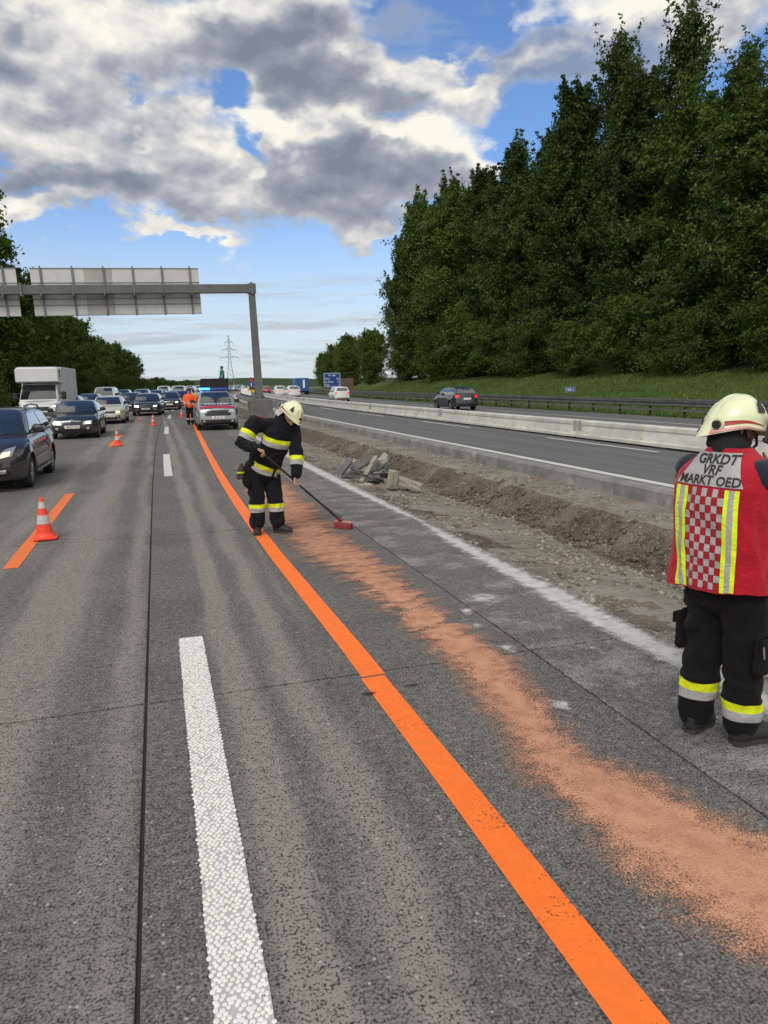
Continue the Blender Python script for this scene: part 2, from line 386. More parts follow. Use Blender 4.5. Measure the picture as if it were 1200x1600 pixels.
def make_gravel(name, a, b, c3, sc=1.0):
    m, t, p = base_mat(name); P = pos(t)
    f = t.noise(P, 55*sc, 4, .7); mid = t.noise(P, 9*sc, 5, .65); lo = t.noise(P, .8, 5, .6)
    v = t.voro(P, 34*sc); vc = t.sep(t.voro(P, 34*sc, 'Color'))[1]
    c = t.mix(t.smooth(mid, .35, .65), a, b)
    c = t.mix(t.smooth(lo, .42, .68), c, c3)
    c = t.mix(t.m('MULTIPLY', t.smooth(vc, .72, .9), t.smooth(v, .5, .3)), c, (.34,.315,.27))
    c = t.mix(t.smooth(f, .45, .30), c, (.03,.025,.02))
    t.put(p.inputs['Base Color'], c); p.inputs['Roughness'].default_value = .95; p.inputs['Specular IOR Level'].default_value = .15
    bump(t, p, t.m('ADD', t.m('MULTIPLY', f, .6), t.m('ADD', mid, t.m('MULTIPLY', v, -.6))), .9, .03); return m
GRAVEL = make_gravel('trench_gravel', (.165,.145,.12), (.255,.232,.20), (.30,.28,.25))
SOIL = make_gravel('cut_soil', (.078,.062,.049), (.145,.12,.096), (.20,.175,.145))
def make_stone():
    m, t, p = base_mat('gravel_stone'); g = t.new('ShaderNodeNewGeometry'); r = g.outputs['Random Per Island']
    c = t.ramp(r, [(0, (.11,.092,.074)), (.4, (.23,.205,.17)), (.75, (.29,.268,.235)), (1, (.39,.37,.335))])
    c = t.mix(t.noise(g.outputs['Position'], 60, 3), c, t.mix(1., c, (.7,.68,.65), 'MULTIPLY'))
    t.put(p.inputs['Base Color'], c); p.inputs['Roughness'].default_value = .9; return m
STONE = make_stone()

def make_grass(name, a, b, c3):
    m, t, p = base_mat(name); P = pos(t)
    n = t.noise(P, 1.1, 6, .65); f = t.noise(P, 14, 4, .7)
    c = t.mix(t.smooth(n, .35, .65), a, b); c = t.mix(t.smooth(f, .5, .75), c, c3)
    t.put(p.inputs['Base Color'], c); p.inputs['Roughness'].default_value = .9; p.inputs['Specular IOR Level'].default_value = .15
    bump(t, p, t.m('ADD', n, f), .9, .12); return m
GRASS = make_grass('meadow_grass', (.046,.086,.016), (.076,.122,.023), (.105,.14,.038))
def make_blade():
    m, t, p = base_mat('grass_blade'); g = t.new('ShaderNodeNewGeometry'); r = g.outputs['Random Per Island']
    c = t.ramp(r, [(0, (.044,.086,.017)), (.7, (.088,.145,.029)), (1, (.145,.175,.056))])
    c = t.mix(t.smooth(t.noise(g.outputs['Position'], .35, 4), .35, .65), t.mix(1., c, (.7,.75,.7), 'MULTIPLY'), c)
    t.put(p.inputs['Base Color'], c); p.inputs['Roughness'].default_value = .85; return m
BLADE = make_blade()
def make_leaf(name, lo, mid, hi):
    m, t, p = base_mat(name); g = t.new('ShaderNodeNewGeometry'); r = g.outputs['Random Per Island']
    oi = t.new('ShaderNodeObjectInfo').outputs['Random']
    c = t.ramp(r, [(0, lo), (.55, mid), (1, hi)])
    big = t.noise(g.outputs['Position'], .32, 4, .6)
    c = t.mix(t.smooth(big, .32, .68), t.mix(1., c, (.72,.78,.72), 'MULTIPLY'), t.mix(1., c, (1.2,1.14,1.0), 'MULTIPLY'))
    c = t.mix(oi, t.mix(1., c, (.85,.92,.95), 'MULTIPLY'), t.mix(1., c, (1.15,1.08,.95), 'MULTIPLY'))
    t.put(p.inputs['Base Color'], c); p.inputs['Roughness'].default_value = .55; p.inputs['Specular IOR Level'].default_value = .25
    tl = t.new('ShaderNodeBsdfTranslucent'); t.put(tl.inputs[0], t.mix(1., c, (1.3,1.5,.6), 'MULTIPLY'))
    mx = t.new('ShaderNodeMixShader'); mx.inputs[0].default_value = .34
    t.l.new(p.outputs[0], mx.inputs[1]); t.l.new(tl.outputs[0], mx.inputs[2]); t.l.new(mx.outputs[0], t.n['Material Output'].inputs[0])
    return m
LEAF_D = make_leaf('dark_foliage', (.026,.052,.015), (.046,.084,.023), (.085,.130,.040))
LEAF_M = make_leaf('green_foliage', (.034,.068,.014), (.066,.114,.024), (.120,.170,.044))
LEAF_F = make_leaf('far_foliage', (.030,.050,.018), (.046,.070,.025), (.070,.095,.035))
BARK = plain('bark', (.07,.055,.042), .9, var=.4, scale=9, bmp=.6)

def make_cloth(name, col, rough=.9, var=.18, sheen=.15):
    m, t, p = base_mat(name); P = objc(t)
    n = t.noise(P, 9, 5, .6); f = t.noise(P, 240, 2, .5)
    c = t.mix(t.smooth(n, .3, .7), tuple(q*(1-var) for q in col), tuple(q*(1+var) for q in col))
    t.put(p.inputs['Base Color'], c); p.inputs['Roughness'].default_value = rough; p.inputs['Specular IOR Level'].default_value = .2
    p.inputs['Sheen Weight'].default_value = sheen
    cr = t.noise(P, 13, 3, .55, 1.2); cr = t.m('ABSOLUTE', t.m('SUBTRACT', cr, .5))
    bump(t, p, t.m('ADD', t.m('MULTIPLY', f, .25), t.m('ADD', t.m('MULTIPLY', n, 1.2), t.m('MULTIPLY', cr, -2.6))), .55, .011); return m
NAVY = make_cloth('dark_turnout_cloth', (.007,.0075,.012), .88, .18, .04)
BLACKC = make_cloth('black_trouser_cloth', (.0055,.0055,.007), .9, .18, .03)
SHIRT = make_cloth('navy_shirt_cloth', (.018,.022,.038), .9)
RED = make_cloth('red_vest_cloth', (.37,.006,.022), .75, .12)
RED_SQ = make_cloth('red_check_cloth', (.33,.007,.02), .7, .10)
SILVER = make_cloth('silver_reflective_tape', (.36,.365,.38), .55, .08, .0)
LIME = make_cloth('lime_reflective_tape', (.66,.86,.02), .6, .06, .0)
LIME2 = make_cloth('yellow_reflective_tape', (.68,.74,.02), .6, .06, .0)
HIVIS = make_cloth('orange_hivis_cloth', (.85,.11,.03), .7, .1)
TEAL = make_cloth('teal_work_cloth', (.02,.16,.12), .8, .2)
BOOT = plain('black_boot_leather', (.018,.017,.017), .65, var=.3, scale=30, bmp=.3)
SOLE = plain('boot_sole_rubber', (.03,.029,.028), .85, bmp=.3)
SKIN = plain('skin', (.42,.235,.165), .55, var=.10, scale=18)
SKIN_T = plain('tanned_skin', (.30,.16,.105), .55, var=.12, scale=18)
HELMET = plain('luminous_helmet_shell', (.70,.75,.50), .32, var=.05, scale=9, coat=.3)
HELMET_T = plain('helmet_trim_red', (.35,.02,.025), .5)
HELMET_P = plain('helmet_trim_pink', (.62,.22,.22), .45)
BLK = plain('black_plastic', (.014,.014,.015), .5)
RUB = plain('tyre_rubber', (.016,.016,.017), .85, bmp=.3, bscale=60)
DARKIN = plain('dark_interior', (.012,.012,.014), .9)
CHROME = plain('bright_trim', (.55,.56,.58), .25, 1.0, var=.05)
ALLOY = plain('alloy_wheel', (.30,.31,.32), .35, .8, var=.1)
STEEL = plain('galvanised_steel', (.19,.20,.21), .5, .55, var=.2, scale=3, world=True)
STEEL_D = plain('weathered_dark_steel', (.15,.155,.16), .55, .45, var=.25, scale=2.5, world=True)
PAINTGREY = plain('grey_painted_steel', (.10,.104,.108), .5, var=.15, scale=1.5)
ALU = plain('aluminium_sign_back', (.50,.505,.51), .5, .05, var=.06, scale=1.2)
ALU_D = plain('weathered_sign_back', (.33,.33,.315), .55, .05, var=.08, scale=1.2)
BARRIER = plain('white_barrier_steel', (.50,.50,.475), .6, var=.16, scale=1.6, bmp=.15, bscale=20, world=True)
YREF = plain('yellow_reflector', (.55,.40,.03), .4)
def make_beam_conc(name, lo, hi):
    m, t, p = base_mat(name); P = pos(t)
    n = t.noise(P, 1.6, 6, .65); f = t.noise(P, 40, 4, .65); drip = t.noise(t.comb(t.sep(P)[1], 0, t.m('MULTIPLY', t.sep(P)[2], .15)), 6, 4)
    c = t.mix(t.smooth(n, .3, .7), lo, hi); c = t.mix(t.m('MULTIPLY', t.smooth(drip, .55, .75), .5), c, (.04,.04,.038))
    c = t.mix(t.smooth(f, .42, .3), c, (.05,.048,.045))
    pat = t.smooth(t.noise(P, 1.15, 3, .5), .63, .68)
    c = t.mix(t.m('MULTIPLY', pat, .7), c, (.36,.345,.31))
    t.put(p.inputs['Base Color'], c); p.inputs['Roughness'].default_value = .9; bump(t, p, t.m('ADD', n, f), .6, .02); return m
KERBC = make_beam_conc('old_kerb_concrete', (.15,.15,.145), (.27,.265,.255))
BLOCKC = make_beam_conc('foundation_concrete', (.10,.098,.092), (.16,.155,.145))

def make_glass():
    m, t, p = base_mat('car_glass'); p.inputs['Base Color'].default_value = (.012,.015,.017,1)
    p.inputs['Roughness'].default_value = .03; p.inputs['Specular IOR Level'].default_value = 1.0; p.inputs['IOR'].default_value = 1.6
    p.inputs['Coat Weight'].default_value = 1.0; p.inputs['Coat IOR'].default_value = 1.6; p.inputs['Coat Roughness'].default_value = .02; return m
GLASS = make_glass()
def car_paint(name, col, metal=.25):
    if name in MATS: return MATS[name]
    m, t, p = base_mat(name); P = objc(t); z = t.sep(P)[2]
    dust = t.m('MULTIPLY', t.smooth(z, .55, .2), t.m('MULTIPLY', t.noise(P, 7, 4), .5))
    t.put(p.inputs['Base Color'], t.mix(dust, col, (.13,.12,.105)))
    t.put(p.inputs['Roughness'], t.m('ADD', .30, t.m('MULTIPLY', dust, .8)))
    p.inputs['Metallic'].default_value = metal
    p.inputs['Coat Weight'].default_value = .9; p.inputs['Coat Roughness'].default_value = .05
    MATS[name] = m; return m
LAMP = plain('headlamp_clear', (.50,.52,.54), .12, .6, var=.1, scale=30, coat=.6)
LAMP_ON = plain('headlamp_lit', (.8,.8,.78), .2, emit=(1,.97,.9), es=1.6)
LAMP_Y = plain('headlamp_lit_warm', (.85,.75,.4), .2, emit=(1,.86,.45), es=.75)
TAIL = plain('tail_lamp_red', (.35,.008,.01), .25, coat=.6)
TAIL_ON = plain('tail_lamp_lit', (.5,.01,.01), .25, emit=(1,.03,.02), es=.7)
PLATE = plain('number_plate_white', (.62,.62,.60), .5)
INK = plain('black_lettering', (.012,.012,.014), .6)
WHITE_INK = plain('white_lettering', (.75,.75,.74), .6)
BLUE_SIGN = plain('blue_sign_face', (.008,.05,.25), .45)
BLUE_ON = plain('blue_flashing_light', (.05,.3,.9), .3, emit=(.03,.32,1.0), es=5.0)
CONE_O = plain('cone_orange_plastic', (.78,.055,.018), .5, var=.1)
CONE_W = plain('cone_white_band', (.45,.46,.47), .45)
TXT = {}
def text_mesh(s, size, mat, align='CENTER', bold=0.0, depth=.0015, sx=1.0):
    key = (s, round(size,4), mat.name, align, bold, sx)
    if key in TXT: return TXT[key]
    cu = bpy.data.curves.new('text', 'FONT'); cu.body = s; cu.size = size; cu.align_x = align; cu.align_y = 'CENTER'; cu.extrude = depth; cu.offset = bold; cu.resolution_u = 3
    o = bpy.data.objects.new('text', cu); C.objects.link(o); bpy.context.view_layer.update()
    me = bpy.data.meshes.new_from_object(o.evaluated_get(bpy.context.evaluated_depsgraph_get())); bpy.data.objects.remove(o); 
    if sx != 1: me.transform(Matrix.Diagonal((sx,1,1,1)))
    me.materials.clear(); me.materials.append(mat); TXT[key] = me; return me
def put_text(name, s, size, mat, parent, loc, rot, **k):
    o = obj(name, text_mesh(s, size, mat, **k), parent); o.location = loc; o.rotation_euler = rot; return o

def interp(x, pts): return float(np.interp(x, [p[0] for p in pts], [p[1] for p in pts]))

# ------------------------------------------------------------------ ground, carriageways, trench
def strip(name, xs, ys, zf, mat, sh, parent=None, jit=None, smooth=True, kind='structure'):
    """sheet following the road: xs cross positions, ys stations, zf(x,y) height"""
    V = []; 
    for y in ys:
        s = sh(y)
        for x in xs: V.append((x+s, y, zf(x, y)))
    n = len(xs); a = np.arange((len(ys)-1)*n).reshape(-1, n)[:, :-1].ravel()
    F = np.stack([a, a+1, a+n+1, a+n], 1)
    o = obj(name, mesh_np(name, V, F, mat, smooth), parent)
    if kind: o['kind'] = kind
    return o
YS_FAR = [-16,-8,0,6,12,18,24,30,36,42,50,58,66,75,85,95,110,125,140,160,180,200,225,250,280,310,345,380,420,460]
# far terrain: one sheet under everything that reaches the horizon
gx = np.concatenate([[-9000,-3000,-1200,-500,-200,-90,-40], [0], [40,90,200,500,1200,3000,9000]])
gy = np.array([-600,-60,0,60,150,300,600,1200,2500,5000,13000])
GV = [(x, y, -1.6) for y in gy for x in gx]; n = len(gx); a = np.arange((len(gy)-1)*n).reshape(-1, n)[:, :-1].ravel()
tag(obj('ground', mesh_np('ground', GV, np.stack([a,a+1,a+n+1,a+n],1), GRASS)), kind='structure')

# near side carriageway: a dark joint bed and far sheet, with concrete slabs lying in it
carr = strip('carriageway', [-9.0,-4.0,-.19,2.42,3.45], YS_FAR, lambda x, y: -.012 if y < 63 else 0.0, plain('joint_filler', (.022,.021,.021), .9, world=True), shL)
far_road = strip('carriageway_surface', [-9.0,-4.0,-.19,2.42,3.45], [62.12,66,70,75,80,85,90,95,100,110,120,130,140,150,160,170,180,190,200,225,250,280,310,345,380,420,460], lambda x, y: .004, CONC, shL)
def slab_mesh(x0, x1, y0, y1, mat):
    b = MB(); ny = 4 if y0 > 8 else 1; gx_ = .0085; gy_ = .012
    ys = [y0+gy_ + (y1-y0-2*gy_)*k/ny for k in range(ny+1)]; ch = .004
    prof = [(x0+gx_, -.2), (x0+gx_, -ch), (x0+gx_+ch, 0), (x1-gx_-ch, 0), (x1-gx_, -ch), (x1-gx_, -.2)]
    rs = [[Vector((x+shL(y), y, z)) for x, z in prof] for y in ys]
    b.rings(rs, True); return b.mesh('slab', mat)
cols = [-9.0, -4.0, -.19, 2.42, 3.45]; L0 = 4.38; SL = 5.25
for k in range(-2, 11):
    for i in range(4):
        jl = random.uniform(-.015, .015)
        o = obj('slab', slab_mesh(cols[i], cols[i+1], L0+SL*k, L0+SL*(k+1), CONC_D if i == 3 else CONC), carr)

# paint: temporary orange line, white dashes, worn orange dashes
def line_mesh(pts, w, mat, z=.004, step=.6, name='line', dens=None):
    P = [Vector((x, y, 0)) for x, y in pts]; Q = []
    for a, b in zip(P, P[1:]):
        n_ = max(1, int((b-a).length/step)); Q += [a.lerp(b, i/n_) for i in range(n_)]
    Q.append(P[-1])
    # round the corners between measured points
    for it in range(6):
        Q = [Q[0]] + [(Q[i-1]+Q[i]*2+Q[i+1])/4 for i in range(1, len(Q)-1)] + [Q[-1]]
    V = []
    for i, p in enumerate(Q):
        t = (Q[min(i+1, len(Q)-1)]-Q[max(i-1, 0)]).normalized(); s = Vector((t.y, -t.x, 0))
        e = .006*mnoise.noise(p*3.1)
        V += [p - s*(w/2+e) + Vector((0,0,z)), p + s*(w/2-e) + Vector((0,0,z))]
    F = [(2*i, 2*i+1, 2*i+3, 2*i+2) for i in range(len(Q)-1)]
    return mesh_np(name, V, F, mat)
op = [(1.262,-.5),(1.248,1.5),(1.235,3.8),(1.225,4.30)]
op2 = [(1.238,4.32),(1.20,6.2),(1.145,9.2),(1.155,12.2),(1.185,15.5),(1.33,22.5),(1.50,29.2),(1.72,38),(1.99,48.3),(2.35,60),(2.78,72),(3.4,85),(4.3,100),(6.2,125)]
tag(obj('orange_lane_line', line_mesh(op, .162, ORANGE)), kind='structure')
tag(obj('orange_lane_line', line_mesh(op2, .162, ORANGE)), kind='structure')
def road_pts(x, y0, y1, n=4, sh=shL): return [(x+sh(y0+(y1-y0)*i/n), y0+(y1-y0)*i/n) for i in range(n+1)]
for y0, y1 in ((8.42,14.2),(25.2,31.0),(42.5,48.0)):
    tag(obj('orange_lane_dash', line_mesh(road_pts(-1.63, y0, y1), .16, ORANGE_OLD)), kind='structure')
dash_len = 5.35
first = None
for k in range(0, 9):
    y0 = .30 + (0 if k == 0 else 15.8 + 14.6*(k-1))
    y1 = 5.50 if k == 0 else y0 + dash_len
    o = tag(obj('lane_dash', line_mesh(road_pts(.122, y0, y1), .176, WHITE, step=.2)), kind='structure')
    if k == 0:
        first = o; o.data.materials.clear(); o.data.materials.append(make_paint('white_marking_bed', (.47,.465,.45), .3, (.35,.33,.3)))
    y0b = 16.2 + 14.6*k
    tag(obj('lane_dash', line_mesh(road_pts(-3.45, y0b, y0b+5.3), .15, WHITE)), kind='structure')
strip('edge_line', [-7.62,-7.47], YS_FAR, lambda x, y: .008, WHITE, shL)
# the raised agglomerate dots of the nearest dash
b = MB(); y = .34; row = 0
while y < 5.49:
    nx = 8
    for i in range(nx):
        x = .034 + .176*(i+.5+(.25 if row % 2 else -.25))/nx + random.uniform(-.004,.004); yy = y + random.uniform(-.005,.005)
        if random.random() < .05: continue
        r = random.uniform(.0075,.0102); h = random.uniform(.0022,.0034); e = random.uniform(.85,1.15)
        n_ = 9 if yy < 2.6 else 6
        rs = [[Vector((x+r*q*math.cos(2*math.pi*j/n_), yy+r*e*q*math.sin(2*math.pi*j/n_), .0045+zz)) for j in range(n_)] for q, zz in ((1,0),(.95,h*.85),(.80,h))]
        b.rings(rs, True)
    y += .0180; row += 1
DOTM = make_paint('white_marking_dots', (.80,.795,.77), .10, (.5,.47,.43))
tag(b.build('marking_dots', DOTM, first, 40), kind='stuff')

# spilled binder, dust, stains: loose films with a coverage attribute
def film(name, left, right, mat, z, nu=36, dv=.05, margin=.25, hgt=0.0, label=None, kind='stuff', pw=1.0):
    """left/right: lists of (y, x); cover falls from 1 in the middle to 0 at the edges"""
    ly, lx = zip(*left); ry, rx = zip(*right); y0, y1 = ly[0], ly[-1]; ys = np.arange(y0, y1+1e-6, dv); V = []; cov = []
    for yy in ys:
        a, c = np.interp(yy, ly, lx)-margin, np.interp(yy, ry, rx)+margin
        e = min(1, (yy-y0)/.5, (y1-yy)/.5)
        for i in range(nu+1):
            u = i/nu; x = a+(c-a)*u; d = min(x-a, c-x); cv = min(1., d/(margin*2.0))**pw*max(0, e)
            hh = hgt*max(0, cv-.35)*(.6+.8*mnoise.noise(Vector((x*2.3, yy*2.3, 1)))+.35*mnoise.noise(Vector((x*9, yy*9, 4))))
            V.append((x+0, yy, z+max(0, hh))); cov.append(cv)
    n = nu+1; a = np.arange((len(ys)-1)*n).reshape(-1, n)[:, :-1].ravel()
    me = mesh_np(name, V, np.stack([a,a+1,a+n+1,a+n],1), mat, True)
    at = me.attributes.new('cover', 'FLOAT', 'POINT'); at.data.foreach_set('value', np.array(cov, np.float32))
    return tag(obj(name, me), kind=kind)
film('oil_binder_granules', [(.3,1.98),(1.0,1.86),(1.6,1.76),(2.1,1.64),(2.6,1.60),(3.0,1.58),(3.5,1.70),(4.3,1.74),(5.3,1.70),(6.4,1.60),(7.3,1.44),(8.2,1.36),(9.5,1.45),(11,1.42),(12.8,1.36),(15,1.55),(18,1.75)],
     [(.3,2.75),(1.0,2.60),(1.6,2.48),(2.1,2.36),(2.6,2.16),(3.0,2.02),(3.5,2.10),(4.3,2.24),(5.3,2.22),(6.4,2.24),(7.3,2.26),(8.2,2.22),(9.5,2.18),(11,2.25),(12.8,2.3),(15,2.25),(18,2.2)], SAND, .0065, 48, .03, .30, .016)
def zL(x): return [(yy, x+shL(yy)) for yy in (-1,2,5,8,12,18,25,32,40)]
film('mortar_dust', [(-1,3.18),(3,3.14),(5,3.08),(6.5,3.12),(8.3,3.18),(9.2,3.30),(10,3.22),(13,3.13),(17,3.08),(25,3.2),(40,3.6)], [(-1,3.42),(17,3.44),(25,3.5),(40,3.8)], DUST, .0085, 20, .05, .12)
film('mortar_dust', [(2.0,2.55),(4,2.55),(8,2.6),(16,2.6),(24,2.7)], [(2.0,3.1),(8,3.2),(16,3.2),(24,3.3)], DUST, .0075, 24, .08, .6, pw=2.6)
def patch(name, x, y, rx, ry, mat, z=.009, gain=1.0, n=16, rot=0.0, hgt=0):
    V = []; cov = []
    for j in range(n+1):
        for i in range(n+1):
            u, v = 2*i/n-1, 2*j/n-1; d = max(0, 1-math.hypot(u, v))
            px, py = u*rx, v*ry
            V.append((x+px*math.cos(rot)-py*math.sin(rot), y+px*math.sin(rot)+py*math.cos(rot), z+hgt*d)); cov.append(min(1, d*1.5*gain))
    a = np.arange(n*(n+1)).reshape(-1, n+1)[:, :-1].ravel()
    me = mesh_np(name, V, np.stack([a,a+1,a+n+2,a+n+1],1), mat, True)
    at = me.attributes.new('cover', 'FLOAT', 'POINT'); at.data.foreach_set('value', np.array(cov, np.float32))
    return tag(obj(name, me), kind='stuff')
for x, y, r in ((2.34,5.32,.16),(2.27,4.96,.14),(2.27,4.45,.14),(2.14,3.51,.13),(2.6,5.6,.3)): patch('dry_mortar_clod', x, y, r, r*1.4, DUST, .0095, .62, hgt=.006)
for x, y, rot in ((1.352,2.11,.5),(1.335,3.1,.5),(1.32,5.0,.5)): patch('spray_mark', x, y, .016, .055, GREEN_SPRAY, .0095, .62, 10, rot)
patch('oil_stain', 1.42, 4.08, .20, .055, STAIN, .0095, .55, rot=.06); patch('oil_stain', 1.13, 4.05, .09, .05, STAIN, .0095, .7)

# excavated strip in the middle, one earth sheet with a cut bank
TX = np.concatenate([np.arange(3.40, 8.0, .075), [8.02, 8.12, 8.3]])
prof_x = [3.40,3.46,3.60,4.6,5.5,5.85,6.15,6.45,6.66,6.82,6.95,7.6,8.3]
prof_z = [-.01,-.07,-.14,-.26,-.46,-.56,-.63,-.58,-.41,-.285,-.262,-.265,-.275]
def fb3(x, y, s, o=4):
    return mnoise.fractal(Vector((x*s, y*s, 3.3)), .9, 2.1, o)
def tz(x, y):
    wx = x + .16*fb3(x*.3, y, .9)*(1 if 5.2 < x < 7.3 else 0) * min(1, (x-5.2)/.6 if x < 6 else 1, (7.3-x)/.35)
    z = float(np.interp(wx, prof_x, prof_z))
    edge = min(1, max(0, (x-3.44)/.25))*min(1, (8.1-x)/.4 if x < 8.1 else 0)
    rough = .032 if x < 5.9 else (.055 if x < 6.9 else .012)
    z += edge*rough*fb3(x, y, 3.2, 5) + edge*.045*fb3(x, y, .7, 2)*(1 if x < 6.2 else .35)
    return z
TYn = list(np.arange(-3, 30, .085)) + list(np.arange(30, 60, .5)) + [60,66,75,85,95,110,125,140,160,180,200,225,250]
def sh_mid(x, y):
    f = (x-3.4)/5.0; return shL(y)*(1-f) + shR(y)*f
V = [(x+sh_mid(x, y), y, tz(x, y)) for y in TYn for x in TX]
n = len(TX); a = np.arange((len(TYn)-1)*n).reshape(-1, n)[:, :-1].ravel(); F = np.stack([a,a+1,a+n+1,a+n],1)
me = mesh_np('excavated_strip', V, F, [GRAVEL, SOIL], True)
fx = np.array([(V[q[0]][0]-sh_mid(TX[q[0] % n], V[q[0]][1])) for q in F]); rnd = np.array([fb3(V[q[0]][0], V[q[0]][1], 1.5) for q in F])
me.polygons.foreach_set('material_index', (((fx > 5.75+.2*rnd) & (fx < 6.86+.06*rnd)) | ((fx < 4.0+.45*rnd) & (rnd > .05))).astype(np.int32))
me.update(); strip_o = tag(obj('excavated_strip', me), kind='structure')

# loose stones on it
bm = bmesh.new(); bmesh.ops.create_icosphere(bm, subdivisions=1, radius=1.0)
IV = np.array([v.co[:] for v in bm.verts]); IF = np.array([[v.index for v in f.verts] for f in bm.faces]); bm.free()
def pebbles(name, pts, r0, r1, mat, parent=None):
    Vs = []; Fs = []; k = len(IV)
    for i, (x, y, z) in enumerate(pts):
        r = r0 + (r1-r0)*random.random()**3; s = np.array([random.uniform(.7,1.3), random.uniform(.7,1.3), random.uniform(.5,.85)])*r
        a_ = random.uniform(0, 6.28); c_, s_ = math.cos(a_), math.sin(a_)
        q = IV*s*(1+.25*(rng.random((k,1))-.5)); q = q @ np.array([[c_,s_,0],[-s_,c_,0],[0,0,1]])
        Vs.append(q + (x, y, z+r*.25)); Fs.append(IF+i*k)
    o = obj(name, mesh_np(name, np.concatenate(Vs), np.concatenate(Fs), mat), parent); return tag(o, kind='stuff')
pts = []
while len(pts) < 15000:
    y = 2.0 + 24*random.random()**1.6; x = random.uniform(3.52, 8.0)
    if 6.1 < x < 6.95 and random.random() < .86: continue
    if x > 6.9 and random.random() < .45: continue
    if mnoise.noise(Vector((x*1.3, y*1.3, 9))) < -.18+.3*random.random(): continue
    pts.append((x+sh_mid(x, y), y, tz(x, y)))
pebbles('gravel', pts, .006, .036, STONE)
# clods along the cut bank
pts = [(x+sh_mid(x, y), y, tz(x, y)) for x, y in ((random.gauss(6.3,.28), 3+24*random.random()**1.5) for _ in range(1500))]
pebbles('soil_clods', pts, .010, .075, SOIL)

# far side carriageway
strip('oncoming_carriageway', [8.38,13.2,18.0,23.3], YS_FAR, lambda x, y: -.004, ASPH, shR)
strip('oncoming_edge_line', [8.46,8.68], YS_FAR, lambda x, y: .003, WHITE, shR)
strip('oncoming_edge_line', [20.3,20.45], YS_FAR, lambda x, y: .003, WHITE, shR)
for k in range(12):
    y0 = 15.6 + 11.9*k
    tag(obj('oncoming_lane_dash', line_mesh(road_pts(12.2, y0, y0+5.6, sh=shR), .13, WHITE, z=.003)), kind='structure')
    tag(obj('oncoming_lane_dash', line_mesh(road_pts(16.6, y0, y0+5.6, sh=shR), .13, WHITE, z=.003)), kind='structure')
# its old concrete kerb beam, in lengths
beam = thing('concrete_kerb', 'old grey concrete kerb beam with chipped patches along the edge of the far carriageway', 'kerb')
yb = -3.0; k = 0
while yb < 200:
    Lb = 4.0 if yb < 60 else 10.0
    ys = [yb+.006 + (Lb-.012)*i/4 for i in range(5)]
    b = MB(); rs = []
    for yy in ys:
        s = shR(yy); w = .015*mnoise.noise(Vector((yy*.9, 2, 2)))
        rs.append([Vector((x+s, yy, z)) for x, z in ((8.10+w,-.42),(8.12+w,-.05),(8.16+w*.5,-.006),(8.40,.001),(8.40,-.42))])
    b.rings(rs); b.build('kerb_length', KERBC, beam); yb += Lb
# verge and planted bank on the right
bx = [23.3,24.2,25.5,28,31,34,38,46,60,90]
bz = [-.05,-.12,-.05,.55,1.35,2.05,2.6,3.4,7.5,12]
def bankz(x, y):
    z = float(np.interp(x, bx, bz)); 
    f = 1 - .75*min(1, max(0, (y-105)/70)); g = (x > 24.5)
    return (z+.12*mnoise.noise(Vector((x*.25, y*.25, 0)))+.05*mnoise.noise(Vector((x*1.1, y*1.1, 5))))*f if g else z
strip('grass_bank', list(np.arange(23.3, 40, .7))+[42,46,52,60,75,90], list(np.arange(6, 130, 1.4))+[135,145,160,180,200,225,250,280,310,345,380,420,460], bankz, GRASS, shR)
# left verge
def vz(x, y): return float(np.interp(x, [-70,-30,-14,-10.2,-9.0], [2.5,1.6,.9,-.05,-.02]))+(.08*mnoise.noise(Vector((x*.4, y*.4, 0))) if x < -9.6 else 0)
strip('grass_verge', [-70,-50,-30,-22,-18,-16,-14,-13,-12,-11,-10.2,-9.6,-9.0], list(np.arange(-16, 200, 2.0))+[225,250,280,310,345,380,420,460], vz, GRASS, shL)
def blades(name, n_, fpos, h0, h1, w):
    P = np.array([fpos() for _ in range(n_)]); th = rng.random(n_)*6.283; h = h0+(h1-h0)*rng.random(n_)**1.5; ln = (rng.random((n_,2))-.5)*h[:,None]*.9
    d = np.stack([np.cos(th), np.sin(th), 0*th],1)*w*(.6+.8*rng.random(n_))[:,None]
    tip = P + np.concatenate([ln, h[:,None]],1)
    V = np.stack([P-d, P+d, tip],1).reshape(-1,3); F = np.arange(n_*3).reshape(-1,3)
    return tag(obj(name, mesh_np(name, V, F, BLADE)), kind='stuff')
def gp():
    y = 14+95*random.random(); x = 23.7+14*random.random()**1.1; return (x+shR(y), y, bankz(x, y)-.02)
blades('grass', 70000, gp, .08, .26, .03)
def gp2():
    y = 30+120*random.random(); x = -9.4-7*random.random(); return (x+shL(y), y, vz(x, y)-.02)
blades('grass', 18000, gp2, .15, .5, .04)

